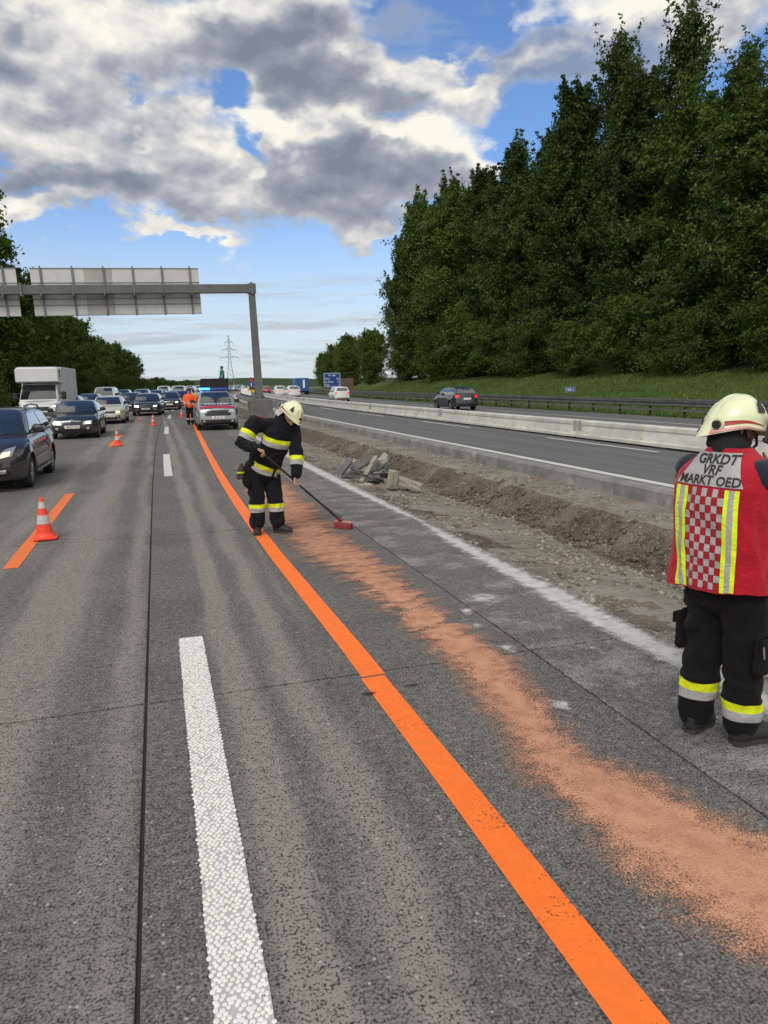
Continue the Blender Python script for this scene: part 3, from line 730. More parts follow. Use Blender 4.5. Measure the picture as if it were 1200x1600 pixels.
# ------------------------------------------------------------------ barrier, guardrails, gantry, signs
def barrier(y0, L, first=None):
    t = thing('steel_barrier', 'pale steel temporary barrier length', 'barrier', (13.05+shR(y0+L/2), y0+L/2, 0), headR(y0+L/2), 'temporary steel barrier lengths between the far lanes')
    if first:
        for ch in list(first.children): copy_tree(ch, t)
        return t
    h = L/2-.03; b = MB(); prof = [(-.25,.05),(-.25,.13),(-.20,.16),(-.145,.42),(-.17,.45),(-.17,.55),(-.13,.585),(.13,.585),(.17,.55),(.17,.45),(.145,.42),(.20,.16),(.25,.13),(.25,.05)]
    n = 8; b.rings([[Vector((x, -h+2*h*i/n, z)) for x, z in prof] for i in range(n+1)]); b.build('barrier_shell', BARRIER, t, 25)
    for yy in np.linspace(-h+.6, h-.6, 5):
        for z, x in ((.50,-.172),(.22,-.192)):
            r = MB(); r.box((x-.008, yy, z), (.016,.06,.05), bev=.005); r.build('reflector', YREF, t)
    for yy in (-h*.86, -h*.3, h*.3, h*.86):
        r = MB(); r.box((0, yy, .024), (.52,.5,.046), bev=.006); r.build('foot', plain('rubber_foot', (.03,.03,.03), .9), t)
    for yy in (-h-.01, h+.01):
        r = MB(); r.box((-.16, yy-.12*np.sign(yy), .36), (.05,.20,.42), bev=.01); r.build('joint_plate', plain('joint_grey', (.30,.30,.295), .6), t)
    return t
bl_ = ['pale steel barrier length nearest the camera, partly behind the red vest', 'pale steel barrier length whose joint stands left of the red vest helmet',
       'pale steel barrier length passing below the dark blue grey hatchback', 'pale steel barrier length left of the dark blue grey hatchback']
b0 = None
for k in range(13):
    y0 = -3.4 + 11.95*k
    if k > 8: y0 += 0
    b_ = barrier(y0, 11.95, b0)
    if b0 is None: b0 = b_
    b_['label'] = (['pale steel barrier length beside the camera, out to the right of the red vest']+bl_)[k] if k < 5 else 'distant pale steel barrier length in the row leading to the bend'
b0.location = b0.location

def rail_prof(y, x, z, sg):
    # W-beam cross-section facing -x*sg
    return [Vector((x+sg*dx, y, z+dz)) for dx, dz in ((0,-.155),(-.08,-.12),(-.08,-.06),(0,-.02),(0,.02),(-.08,.06),(-.08,.12),(0,.155),(.012,.155),(.012,-.155))]
def guardrail(label, xb, y0, y1, sh, sg, mat, two, step=2.55, fade=None):
    g = thing('guardrail', label, 'guardrail', (0,0,0))
    ys = list(np.arange(y0, y1, step))
    for zc in ((.62,.30) if two else (.62,)):
        b = MB()
        if zc == .62: b.rings([rail_prof(y, xb+sh(y), zc+.0, sg) for y in ys])
        else: b.rings([[Vector((xb+sh(y)+.02+dx, y, zc+dz)) for dx, dz in ((-.05,-.05),(.05,-.05),(.05,.05),(-.05,.05))] for y in ys])
        b.build('rail', mat, g, 20)
    b = MB(); b.box((0,0,.32), (.10,.09,.86)); pm = b.mesh('post', plain('post_dark_steel', (.04,.042,.045), .6, .3))
    for y in ys:
        o = obj('post', pm, g); o.location = (xb+.09*sg+sh(y), y, 0)
    if two:
        b = MB(); b.rings([[Vector((xb+sh(y)+.05+dx, y, .80+dz)) for dx, dz in ((-.13,-.035),(.07,-.035),(.07,.035),(-.13,.035))] for y in ys]); b.build('top_rail', mat, g, 20)
    return g
guardrail('dark steel guardrail with double rails at the foot of the right grass bank', 23.9, 6, 240, shR, 1, STEEL_D, True)
guardrail('grey steel guardrail along the left verge behind the box lorry', -9.25, 6, 160, shL, -1, STEEL, False, 4)

# gantry
ga = thing('sign_gantry', 'grey steel cantilever gantry over the queue on a concrete block', 'gantry', (5.68, 42.3, 0)); ga.rotation_euler = (0, R_(-1.4), 0)
m = MB(); m.box((0,0,.36), (1.22,1.5,1.38), bev=.03); m.build('foundation_block', BLOCKC, ga)
m = MB(); m.rings([[Vector((x, y, z)) for x, y in ((-w,-w),(w,-w),(w,w),(-w,w))] for w, z in ((.22,1.22),(.20,2.3),(.165,7.42))]); m.build('post', PAINTGREY, ga)
m = MB(); m.box((0,0,1.08), (.72,.72,.06)); m.build('base_plate', STEEL_D, ga)
for a in range(8):
    m = MB(); an = a*math.pi/4; c, s_ = math.cos(an), math.sin(an)
    m.rings([[Vector((c*r-s_*w, s_*r+c*w, z)) for w, z, r in ((-.012,1.11,.2),(.012,1.11,.2),(.012,1.11,.34),(-.012,1.11,.34))], [Vector((c*r-s_*w, s_*r+c*w, 1.40)) for w, r in ((-.012,.19),(.012,.19),(.012,.215),(-.012,.215))]]); m.build('base_gusset', STEEL_D, ga)
m = MB(); m.box((-9.0,0,7.19), (18.1,.40,.46), bev=.02); m.build('beam', PAINTGREY, ga)
for x in (-11.73, -.0):
    m = MB(); m.box((x,0,7.19), (.10,.56,.66), bev=.01); m.build('beam_flange', STEEL_D, ga)
m = MB(); m.box((.0,0,7.19), (.45,.46,.52), bev=.02); m.build('corner_plate', PAINTGREY, ga)
def sign_board(label, x0, x1, panels, posts):
    z0, z1 = 5.92, 8.36
    t = thing('sign_board', label, 'road sign', (5.68, 42.3, 0), group='sign boards seen from behind'); t.rotation_euler = (0, R_(-1.4), 0)
    for a, b_, mt_ in panels:
        m = MB(); m.box(((a+b_)/2-5.68, .52, (z0+z1)/2), (b_-a-.004,.03,z1-z0), bev=.002); m.build('panel', mt_, t)
    for a, b_, mt_ in panels[1:]:
        m = MB(); m.box((a-5.68, .545, (z0+z1)/2), (.06,.018,z1-z0-.02)); m.build('seam_strip', STEEL_D, t)
    for z in (z0+.55, 7.19-.42, 7.19+.42, z1-.02, z0+.02):
        m = MB(); m.box(((x0+x1)/2-5.68, .485, z), (x1-x0+.02,.03,.035)); m.build('stiffener', plain('board_edge', (.20,.205,.21), .5), t)
    for x in posts:
        m = MB(); m.box((x-5.68, .44, (z0+z1)/2+.02), (.075,.07,z1-z0+.14)); o = m.build('bracket', STEEL_D, t)
        m = MB(); m.box((x-5.68, .30, 7.19+.30), (.14,.30,.09)); m.box((x-5.68, .30, 7.19-.32), (.14,.30,.09)); m.box((x-5.68,-.215,7.19), (.06,.02,.66)); m.build('clamp', STEEL_D, o)
    return t
sign_board('wide grey board back with one darker panel, hung on the gantry beam', -5.62, 2.90, [(-5.62,-5.1,ALU),(-5.1,-3.55,ALU),(-3.55,-3.02,ALU),(-3.02,-1.62,ALU_D),(-1.62,-.12,ALU),(-.12,.52,ALU),(.52,1.45,ALU),(1.45,2.90,ALU)], (-5.12,-3.58,-2.03,-.55,.95,2.42))
sign_board('pale grey board back cut by the left picture edge on the gantry beam', -12.5, -6.28, [(-12.5,-10.8,ALU),(-10.8,-9.2,ALU),(-9.2,-7.6,ALU),(-7.6,-6.28,ALU)], (-12,-10.3,-8.6,-6.9))

def panel_sign(name, label, cat, x, y, z0, w, h, lines, post_z, posts=1, face=BLUE_SIGN, rz=0):
    t = thing(name, label, cat, (x, y, post_z), rz)
    m = MB(); m.box((0,0,z0-post_z+h/2), (w,.04,h), bev=.012); p = m.build('panel', face, t)
    m = MB(); e = .035*h
    for c, sz in (((0,-.024,z0-post_z+e),(w-2*e,.008,e*.7)),((0,-.024,z0-post_z+h-e),(w-2*e,.008,e*.7)),((-w/2+e,-.024,z0-post_z+h/2),(e*.7,.008,h-2*e)),((w/2-e,-.024,z0-post_z+h/2),(e*.7,.008,h-2*e))): m.box(c, sz)
    m.build('border', WHITE_INK, p)
    for s_, sz, px, pz, al in lines: put_text('lettering', s_, sz, WHITE_INK, p, (px, -.026, z0-post_z+pz), (R_(90),0,0), align=al, bold=.006*sz)
    for i in range(posts):
        xx = 0 if posts == 1 else (-w*.3 if i == 0 else w*.3)
        m = MB(); m.tube((xx,.045,-.3), (xx,.045,z0-post_z+h*.8), .045 if h > .8 else .025, None, 8); m.build('sign_post', STEEL, t)
    return t
panel_sign('distance_sign', 'large blue distance sign with white place names before the right trees', 'road sign', 25.45, 108, 1.32, 2.55, 2.12, [('A1  E60', .34, 0, 1.72, 'CENTER'), ('Wien', .34, -1.08, 1.22, 'LEFT'), ('140', .34, 1.08, 1.22, 'RIGHT'), ('St. Pölten', .34, -1.08, .78, 'LEFT'), ('76', .34, 1.08, .78, 'RIGHT'), ('Oed', .34, -1.08, .34, 'LEFT'), ('5', .34, 1.08, .34, 'RIGHT')], -.3, 2, rz=R_(-8))
panel_sign('kilometre_sign', 'small blue kilometre sign standing on the right grass bank', 'sign', 27.6, 45, .98, .68, .34, [('160,1', .25, 0, .17, 'CENTER')], bankz(27.6, 45)-.05, rz=R_(-24))
# pair of round blue signs on a mast near the bend
t = thing('traffic_sign', 'round blue sign on a mast by the bend left of the yellow works truck', 'sign', (13.6, 110, 0), headR(110))
m = MB(); m.tube((0,0,-.3),(0,0,3.0), .05, None, 8); m.build('sign_post', STEEL, t)
m = MB(); m.disc((0,-.06,1.95), (0,1,0), .45, .03, 24); f_ = m.build('sign_face', BLUE_SIGN, t)
m = MB(); m.box((0,-.08,1.95), (.12,.01,.55)); m.build('arrow', WHITE_INK, f_)
m = MB(); m.disc((0,-.06,2.68), (0,1,0), .30, .03, 24); m.build('upper_face', plain('sign_red', (.35,.02,.03), .5), t)
# row of white beacons and low concrete wall pieces along the bend
for k in range(20):
    y = 118+8.5*k; bt_ = thing('beacon_board', 'small white beacon board in the distant row along the bend', 'beacon', (11.0+shR(y)-.028*(y-118), y, 0), headR(y), 'white beacon boards along the bend')
    if k == 0:
        m = MB(); m.box((0,0,.55), (.55,.12,.70), bev=.02); m.build('board', WHITE_INK, bt_); m = MB(); m.box((0,0,.1), (.8,.4,.16), bev=.03); m.build('foot', RUB, bt_); bproto = bt_
    else:
        for ch in list(bproto.children): copy_tree(ch, bt_)
# brown noise wall
nw = thing('noise_wall', 'rust brown noise wall panels beside the far carriageway under the trees', 'wall', (0,0,0))
for k in range(7):
    y = 112+4.0*k; x = 26.6+shR(y)
    m = MB(); m.box((0,0,1.2), (.14,3.92,2.9), bev=.02); o = m.build('wall_panel', plain('rust_brown_panel', (.115,.055,.042), .8, var=.2, scale=2), nw); o.location = (x, y, 0); o.rotation_euler = (0,0,headR(y))

# cones
def cone_parts(t):
    m = MB(); m.box((0,0,.022), (.285,.285,.036), bev=.012); m.rings([[Vector((r*math.cos(2*math.pi*k/24), r*math.sin(2*math.pi*k/24), z)) for k in range(24)] for r, z in ((.132,.036),(.116,.070),(.104,.085))], True); m.build('base', CONE_O, t, 40)
    r = lambda z: .101-.080*(z-.085)/.455
    segs = [(.085,.205,CONE_O,'cone_body'),(.205,.315,CONE_W,'reflective_band'),(.315,.405,CONE_O,'cone_body'),(.405,.485,CONE_W,'reflective_band'),(.485,.54,CONE_O,'cone_tip')]
    for a, b_, mt_, nm in segs:
        e = .003 if mt_ is CONE_W else 0
        m = MB(); m.rings([[Vector(((r(z)+e)*math.cos(2*math.pi*k/24), (r(z)+e)*math.sin(2*math.pi*k/24), z)) for k in range(24)] for z in (a, b_)], True); m.build(nm, mt_, t, 40)
CG = 'traffic cones along the closed lane'
c0 = thing('traffic_cone', 'orange and white traffic cone nearest the camera on the left orange dash', 'cone', (-1.485, 9.95, .004), .12, CG); cone_parts(c0)
for x, y, lb in ((-1.32,25.3,'traffic cone at the start of the second orange dash before the beige saloon'), (-.23,37.8,'small traffic cone in front of the tall grilled dark saloon'), (1.42,46.9,'farthest traffic cone just left of the bending orange line')):
    c = copy_tree(c0); c.location = (x, y, 0); c.rotation_euler = (0,0,random.uniform(0,1.5)); c['label'] = lb

# pylon
py_ = thing('power_pylon', 'tall lattice power pylon rising beyond the works lorry', 'pylon', (58, 600, -1.6), R_(-3))
m = MB(); H_ = 42.5
def hwid(z): return interp(z, [(0,3.4),(22,1.05),(42.5,.35)])
lev = [0,5,9.5,13.5,17,20,23,26,29,32,35,38,40.5,42.5]
for sx in (-1,1):
    for sy in (-1,1): m.path([(sx*hwid(z), sy*hwid(z), z) for z in lev], .13, 4)
for a, b_ in zip(lev, lev[1:]):
    for sg in (-1,1):
        for p, q in (((sg*1,-1),(sg*1,1)),((-1,sg),(1,sg))):
            m.tube((p[0]*hwid(a),p[1]*hwid(a),a),(q[0]*hwid(b_),q[1]*hwid(b_),b_), .07, None, 3); m.tube((q[0]*hwid(a),q[1]*hwid(a),a),(p[0]*hwid(b_),p[1]*hwid(b_),b_), .07, None, 3)
PY = plain('pylon_steel', (.19,.19,.195), .6, .3)
m.build('lattice_mast', PY, py_)
for z, wdt in ((25.0,7.4),(31.0,5.6),(37.0,3.2)):
    m = MB()
    for sx in (-1,1):
        for sy in (-1,1):
            m.tube((sx*hwid(z),sy*hwid(z),z),(sx*wdt,0,z+.1), .10, None, 4); m.tube((sx*hwid(z+1.6),sy*hwid(z+1.6),z+1.6),(sx*wdt,0,z+.1), .09, None, 4)
            m.tube((sx*wdt*.5,0,z+.05),(sx*(hwid(z+1.6)),sy*hwid(z+1.6),z+1.6), .06, None, 3)
    m.build('cross_arm', PY, py_)
    m = MB()
    for sx in (-1,1): m.tube((sx*wdt,0,z),(sx*wdt,0,z-2.2), .12, .12, 5)
    m.build('insulator', plain('insulator', (.10,.09,.085), .5), py_)
m = MB()
for z, wdt in ((22.8,7.4),(28.8,5.6),(34.8,3.2)):
    for sx in (-1,1):
        for dirx in (-1,1):
            pts = [(sx*wdt+dirx*260*u, dirx*40*u, z-9*4*u*(1-u)*(1 if u <= 1 else 0)) for u in np.linspace(0,1,14)]; m.path(pts, .035, 3)
m.build('power_line', plain('wire', (.10,.10,.105), .5), py_)

# broken kerb and asphalt pieces
DEB_D = make_beam_conc('broken_asphalt_slab', (.06,.061,.063), (.125,.124,.122)); DEB_L = make_beam_conc('broken_kerb_stone', (.22,.20,.165), (.36,.335,.29))
def chunk(name, label, loc, size, rot, mat, seed, group):
    bm = bmesh.new(); bmesh.ops.create_cube(bm, size=1.0); bmesh.ops.subdivide_edges(bm, edges=bm.edges[:], cuts=3, use_grid_fill=True)
    for v in bm.verts:
        n_ = mnoise.noise_vector(v.co*2.3+Vector((seed*3.1,seed,0))); m_ = mnoise.noise_vector(v.co*6+Vector((seed,seed*7.3,0)))
        v.co += n_*.13*Vector((1,.8,.5)) + m_*.06; v.co = Vector((v.co.x*size[0], v.co.y*size[1], v.co.z*size[2]))
    me = bpy.data.meshes.new(name); bm.to_mesh(me); bm.free(); me.materials.append(mat)
    o = obj(name, me); o.location = loc; o.rotation_euler = rot; return tag(o, label, 'rubble', group)
DG = 'broken pieces in the rubble pile'
bz_ = -.22
for i, (nm, lb, loc, sz, rt_, mt_) in enumerate([
    ('asphalt_slab','thick dark asphalt slab leaning at the left end of the rubble pile',(4.02,16.3,bz_+.12),(.60,.20,.06),(.1,-.75,.4),DEB_D),
    ('asphalt_slab','flat dark asphalt piece lying in front of the left leaning slab',(4.05,15.4,bz_+.05),(.52,.24,.05),(.05,.12,-.3),DEB_D),
    ('kerb_stone','long brownish kerb strip lying diagonally across the rubble pile',(4.35,15.25,bz_+.22),(1.15,.09,.08),(.1,-.42,.95),DEB_L),
    ('asphalt_slab','dark asphalt plate standing behind the diagonal kerb strip',(4.62,16.6,bz_+.24),(.60,.26,.06),(.4,-.45,.2),DEB_D),
    ('asphalt_slab','topmost bluish grey asphalt plate of the rubble pile',(4.85,15.9,bz_+.30),(.55,.24,.05),(.3,-.55,.5),DEB_D),
    ('kerb_stone','short tan kerb block standing on end in the rubble pile',(4.42,13.75,bz_+.19),(.16,.15,.36),(.12,.10,.2),DEB_L),
    ('kerb_stone','grey kerb block lying at the right end of the rubble pile',(4.78,13.75,bz_+.09),(.50,.24,.13),(.05,.32,-.5),DEB_L),
    ('kerb_stone','small tan flat stone in front of the rubble pile',(3.92,14.0,bz_+.04),(.30,.18,.10),(.1,0,.2),DEB_L),
    ('asphalt_slab','dark slab under the diagonal kerb strip in the rubble pile',(4.30,14.7,bz_+.10),(.46,.28,.08),(.2,.25,.7),DEB_D),
    ('asphalt_slab','dark slab beside the standing tan kerb block',(4.62,14.5,bz_+.16),(.42,.24,.07),(-.4,.4,.1),DEB_D),
    ('asphalt_slab','tilted dark slab on the right of the diagonal kerb strip',(4.80,15.0,bz_+.19),(.50,.22,.06),(.6,.3,.9),DEB_D),
    ('asphalt_slab','low dark crumb between the two left slabs of the rubble pile',(4.30,16.0,bz_+.08),(.40,.3,.14),(.3,.1,1.2),DEB_D),
    ('asphalt_slab','thin dark plate lying at the back of the rubble pile',(5.10,16.9,bz_+.06),(.6,.28,.05),(.1,-.25,.2),DEB_D),
    ('kerb_stone','pale splinter of kerb at the far back of the rubble pile',(4.55,17.6,bz_+.08),(.55,.10,.09),(.1,-.3,.6),DEB_L)]):
    chunk(nm, lb, loc, sz, rt_, mt_, i+1, DG)

# hills and mountains on the horizon
def ridge(name, y, xs, zf, depth, mat, n=140):
    X = np.linspace(xs[0], xs[1], n); V = []; 
    for d, k in ((0,0),(.25,.55),(.5,.85),(.75,1.0),(1.2,.6),(2.0,0)):
        for x in X: V.append((x, y+depth*d, -1.7+k*max(0, zf(x, d))))
    a = np.arange(5*n).reshape(-1, n)[:, :-1].ravel()
    return tag(obj(name, mesh_np(name, V, np.stack([a,a+1,a+n+1,a+n],1), mat, False)), kind='structure')
HILLM = make_grass('wooded_hill', (.020,.036,.014), (.038,.058,.022), (.06,.08,.035))
ridge('wooded_hills', 750, (-500, 1100), lambda x, d: 5+3.5*mnoise.fractal(Vector((x*.006, d, 0)),1,2,3)+1.6*mnoise.noise(Vector((x*.06, d*5, 1)))+1.0*mnoise.noise(Vector((x*.2, d*9, 1))), 200, HILLM, 700)
ridge('wooded_hills', 2200, (-1200, 3000), lambda x, d: 20+13*mnoise.fractal(Vector((x*.0016, d, 4)),1,2,3), 700, HILLM, 240)

# ------------------------------------------------------------------ vehicles
def sstep(x, a, b):
    t = min(1, max(0, (x-a)/(b-a))); return t*t*(3-2*t)

class Shell:
    """car body: lower shell with real wheel arches, glasshouse, and a ray target to lay panes, lamps and seams on"""
    def __init__(s, P):
        s.P = P; L, Wd, H = P['L'], P['W'], P['H']; hw = Wd/2
        s.hw = hw; wr = P['wr']; s.wr = wr; Ra = wr+.055
        wf = P['fo']; wb = wf+P['wb']; s.wf, s.wbk = wf, wb
        s1, s2, s3, s4 = P['cab']; s.cab = P['cab']; hood = P['hood']; belt = P['belt']; zb0 = P.get('zb', .20)
        tail = P.get('deck')
        def zt(y):
            if y < s1+.15: return interp(y, [(0, hood[0]), (.35, hood[0]+(hood[1]-hood[0])*.5), (s1, hood[1]), (s1+.15, belt[0])])
            z = interp(y, [(s1+.15, belt[0]), (s4, belt[1])])
            if tail and y > s4: z = interp(y, [(s4, belt[1]), (L, tail)])
            return z
        def wpl(y):
            q = hw
            if y < .75: q -= hw*P.get('nose', .22)*(1-y/.75)**2.2
            if y > L-.55: q -= hw*.12*((y-L+.55)/.55)**2
            return q
        def pull(y, z):
            # face profile: bumper stands forward, bonnet edge and hatch lean back
            r = 0
            if y < .9: 
                k = (1-y/.9)**2
                r += k*interp(z, [(zb0, .07), (.34, 0), (.52, 0), (hood[0], .07), (hood[0]+.12, .16)])
            if y > L-.7:
                k = ((y-L+.7)/.7)**2
                r -= k*interp(z, [(zb0, .06), (.36, 0), (.58, 0), (.80, .06), (1.05, .10)])
            return r
        ys = sorted(set([round(q, 4) for q in list(np.linspace(0, L, 46))+[wf-Ra+.002, wf+Ra-.002, wb-Ra+.002, wb+Ra-.002]+list(np.linspace(wf-Ra, wf+Ra, 13))+list(np.linspace(wb-Ra, wb+Ra, 13)) if 0 <= q <= L]))
        def sec(y):
            w = wpl(y); T = zt(y); zb = zb0+.03*sstep(.35-y, 0, .3)+.05*sstep(y-L+.4, 0, .4)
            za = zb
            for c in (wf, wb):
                if abs(y-c) < Ra: za = max(za, wr+math.sqrt(Ra*Ra-(y-c)**2))
            pts = [(w-.10, zb), (w-.025, zb+.05), (w-.004, .40), (w, .56), (w-.012, .70), (w-.03, T-.10), (w-.065, T-.03), (w-.13, T), (w*.55, T+.025), (0, T+.035)]
            out = []
            for i, (x, z) in enumerate(pts):
                if za > zb: z = max(z, za+.006*i) if i < 7 else max(z, za+.03)
                fl = 0
                for c in (wf, wb):
                    d = abs(y-c)
                    if d < Ra+.12 and .2 < z < T-.06: fl = max(fl, .018*sstep(Ra+.12-d, 0, .10))
                out.append((x+fl*(x > w-.05), y+pull(y, z), z))
            return out
        b = MB(); S = [sec(y) for y in ys]; nn = len(S[0])
        full = [[Vector(p) for p in q] + [Vector((-p[0], p[1], p[2])) for p in q[-2::-1]] for q in S]
        b.grid([r[::-1] for r in full])
        # closed nose and tail, slightly bowed in plan
        for q, sg in ((S[0], -1), (S[-1], 1)):
            rows = []
            for (x, y, z) in q[:9]:
                xs = [x, x*.75, x*.4, 0, -x*.4, -x*.75, -x]
                rows.append([Vector((xx, y+sg*P.get('bow', .10)*(1-(xx/max(x,.01))**2), z)) for xx in xs])
            rows.append([Vector((xx, q[8][1]+sg*P.get('bow', .10)*.9*(1-(xx/.5)**2 if abs(xx) < .5 else 0), q[9][2])) for xx in [q[8][0]*f for f in (1,.75,.4,0,-.4,-.75,-1)]])
            if sg > 0: rows = [r[::-1] for r in rows]
            b.grid(rows)
        # glasshouse
        b2 = b; zr = lambda y: interp(y, [(s1, zt(s1)-.02), (s1+(s2-s1)*.5, zt(s1)+(H-zt(s1))*.56), (s2, H-.035), (s2+.25*(s3-s2), H), (s2+.65*(s3-s2), H-.008), (s3, H-P.get('drop', .06)), (s3+(s4-s3)*.5, zt(s4)+(H-.06-zt(s4))*.60), (s4, zt(s4)-.02)])
        s.zr = zr; tw = P.get('tuck', .17)
        def gsec(y):
            Z = zr(y); w = hw-.075; T = zt(y)-.03; hgt = max(.0, Z-T); k = min(1, hgt/(H-T)); top = w-tw*k
            bowf = .16 if y < (s1+s4)/2 else -.08
            kk = (1-sstep(y, s2, s2+.4)) if y < (s1+s4)/2 else sstep(y, s3-.4, s3)
            pts = [(w, T-.02), (w-tw*k*.35, T+hgt*.42), (top, Z-.085*k), (top-.05*k, Z-.03*k), (top-.14*k, Z-.006), ((top-.14*k)*.5, Z+.006), (0, Z+.010)]
            out = []
            for x, z in pts: out.append((x, y-bowf*kk*(1-(x/w)**2), z))
            return out
        gy = sorted(set(list(np.linspace(s1, s2, 7))+list(np.linspace(s2, s3, 9))+list(np.linspace(s3, s4, 7))))
        G = [gsec(y) for y in gy]; fullg = [[Vector(p) for p in q]+[Vector((-p[0], p[1], p[2])) for p in q[-2::-1]] for q in G]
        b.grid([r[::-1] for r in fullg])
        s.mb = b; s.zt = zt; s.wpl = wpl
        s.bvh = BVHTree.FromPolygons([Vector(v) for v in b.v], b.f)
    def hit(s, o, d):
        r = s.bvh.ray_cast(Vector(o), Vector(d)); return r[0]
    def patch(s, quad, axis, off=.006, nu=6, nv=4):
        off += .003; nu *= 2; nv *= 2
        """quad: 4 corners (a,z), a is x for front/back projection, y for sides; wraps the sheet on the body"""
        mbp = MB(); P0, P1, P2, P3 = quad; rows = []
        for j in range(nv+1):
            row = []; v = j/nv
            for i in range(nu+1):
                u = i/nu; a = (P0[0]*(1-u)+P1[0]*u)*(1-v)+(P3[0]*(1-u)+P2[0]*u)*v; z = (P0[1]*(1-u)+P1[1]*u)*(1-v)+(P3[1]*(1-u)+P2[1]*u)*v
                if axis == 'f': h = s.hit((a, -3, z), (0,1,0)); o = Vector((0,-off,0))
                elif axis == 'b': h = s.hit((a, s.P['L']+3, z), (0,-1,0)); o = Vector((0,off,0))
                elif axis == 'r': h = s.hit((3, a, z), (-1,0,0)); o = Vector((off,0,0))
                elif axis == 'l': h = s.hit((-3, a, z), (1,0,0)); o = Vector((-off,0,0))
                else: h = s.hit((a, z, 4), (0,0,-1)); o = Vector((0,0,off))
                if h is None: return None
                row.append(h+o)
            rows.append(row)
        if axis in ('b', 'r'): rows = [r[::-1] for r in rows] if axis == 'b' else rows
        if axis == 'l': rows = [r[::-1] for r in rows]
        mbp.grid(rows); return mbp

def wheel_mesh(r, w, spokes):
    t = MB(); rim = MB()
    for pr in ((r*.66, -w/2), ): pass
    prof = [(r*.64,-w*.5),(r*.90,-w*.5),(r*.985,-w*.36),(r,-w*.15),(r,w*.15),(r*.985,w*.36),(r*.90,w*.5),(r*.64,w*.5)]
    n = 22; rs = [[Vector((z, q*math.cos(2*math.pi*k/n), q*math.sin(2*math.pi*k/n))) for k in range(n)] for q, z in prof]; t.rings(rs, False)
    rs = [[Vector((z, q*math.cos(2*math.pi*k/n), q*math.sin(2*math.pi*k/n))) for k in range(n)] for q, z in ((r*.66,w*.47),(r*.60,w*.44),(r*.585,w*.22))]; rim.rings(rs, False)
    for k in range(spokes):
        a = 2*math.pi*k/spokes; c, s_ = math.cos(a), math.sin(a)
        for da in ((-.10, .10) if spokes <= 6 else (0,)):
            c2, s2 = math.cos(a+da), math.sin(a+da)
            rim.path([(w*.40, c*r*.08, s_*r*.08), (w*.43, c2*r*.35, s2*r*.35), (w*.40, c2*r*.62, s2*r*.62)], [r*.075, r*.055, r*.05], 5)
    rim.disc((w*.40,0,0), (1,0,0), r*.15, w*.12, 12)
    d = MB(); d.disc((w*.16,0,0), (1,0,0), r*.6, .02, 20)
    return t, rim, d
STY = dict(
  hatch=dict(L=4.10,W=1.75,H=1.50,wr=.31,fo=.80,wb=2.54,cab=(.95,1.78,3.62,4.02),hood=(.74,.98),belt=(.97,1.04),nose=.26),
  wagon=dict(L=4.16,W=1.75,H=1.53,wr=.315,fo=.80,wb=2.54,cab=(.92,1.80,3.80,4.10),hood=(.72,.98),belt=(.97,1.02),nose=.28),
  compact=dict(L=4.32,W=1.77,H=1.42,wr=.32,fo=.77,wb=2.69,cab=(1.30,2.10,3.55,4.24),hood=(.70,.93),belt=(.93,.99),nose=.24),
  saloon=dict(L=4.60,W=1.78,H=1.46,wr=.32,fo=.90,wb=2.60,cab=(1.20,2.02,3.35,4.15),hood=(.72,.95),belt=(.95,1.0),deck=.98,nose=.22),
  estate=dict(L=4.90,W=1.87,H=1.46,wr=.335,fo=.92,wb=2.92,cab=(1.38,2.18,4.15,4.75),hood=(.72,.95),belt=(.95,1.02),nose=.22),
  suv=dict(L=4.70,W=1.79,H=1.67,wr=.36,fo=.92,wb=2.79,cab=(1.22,1.98,4.15,4.58),hood=(.90,1.10),belt=(1.09,1.14),nose=.17,zb=.26,tuck=.16),
  city=dict(L=3.65,W=1.64,H=1.55,wr=.285,fo=.74,wb=2.30,cab=(.78,1.40,3.28,3.55),hood=(.78,1.0),belt=(1.0,1.05),nose=.18,tuck=.13),
  van=dict(L=4.9,W=1.92,H=1.95,wr=.33,fo=.90,wb=3.0,cab=(.70,1.55,4.5,4.85),hood=(.88,1.15),belt=(1.15,1.2),nose=.2,zb=.24,tuck=.13))

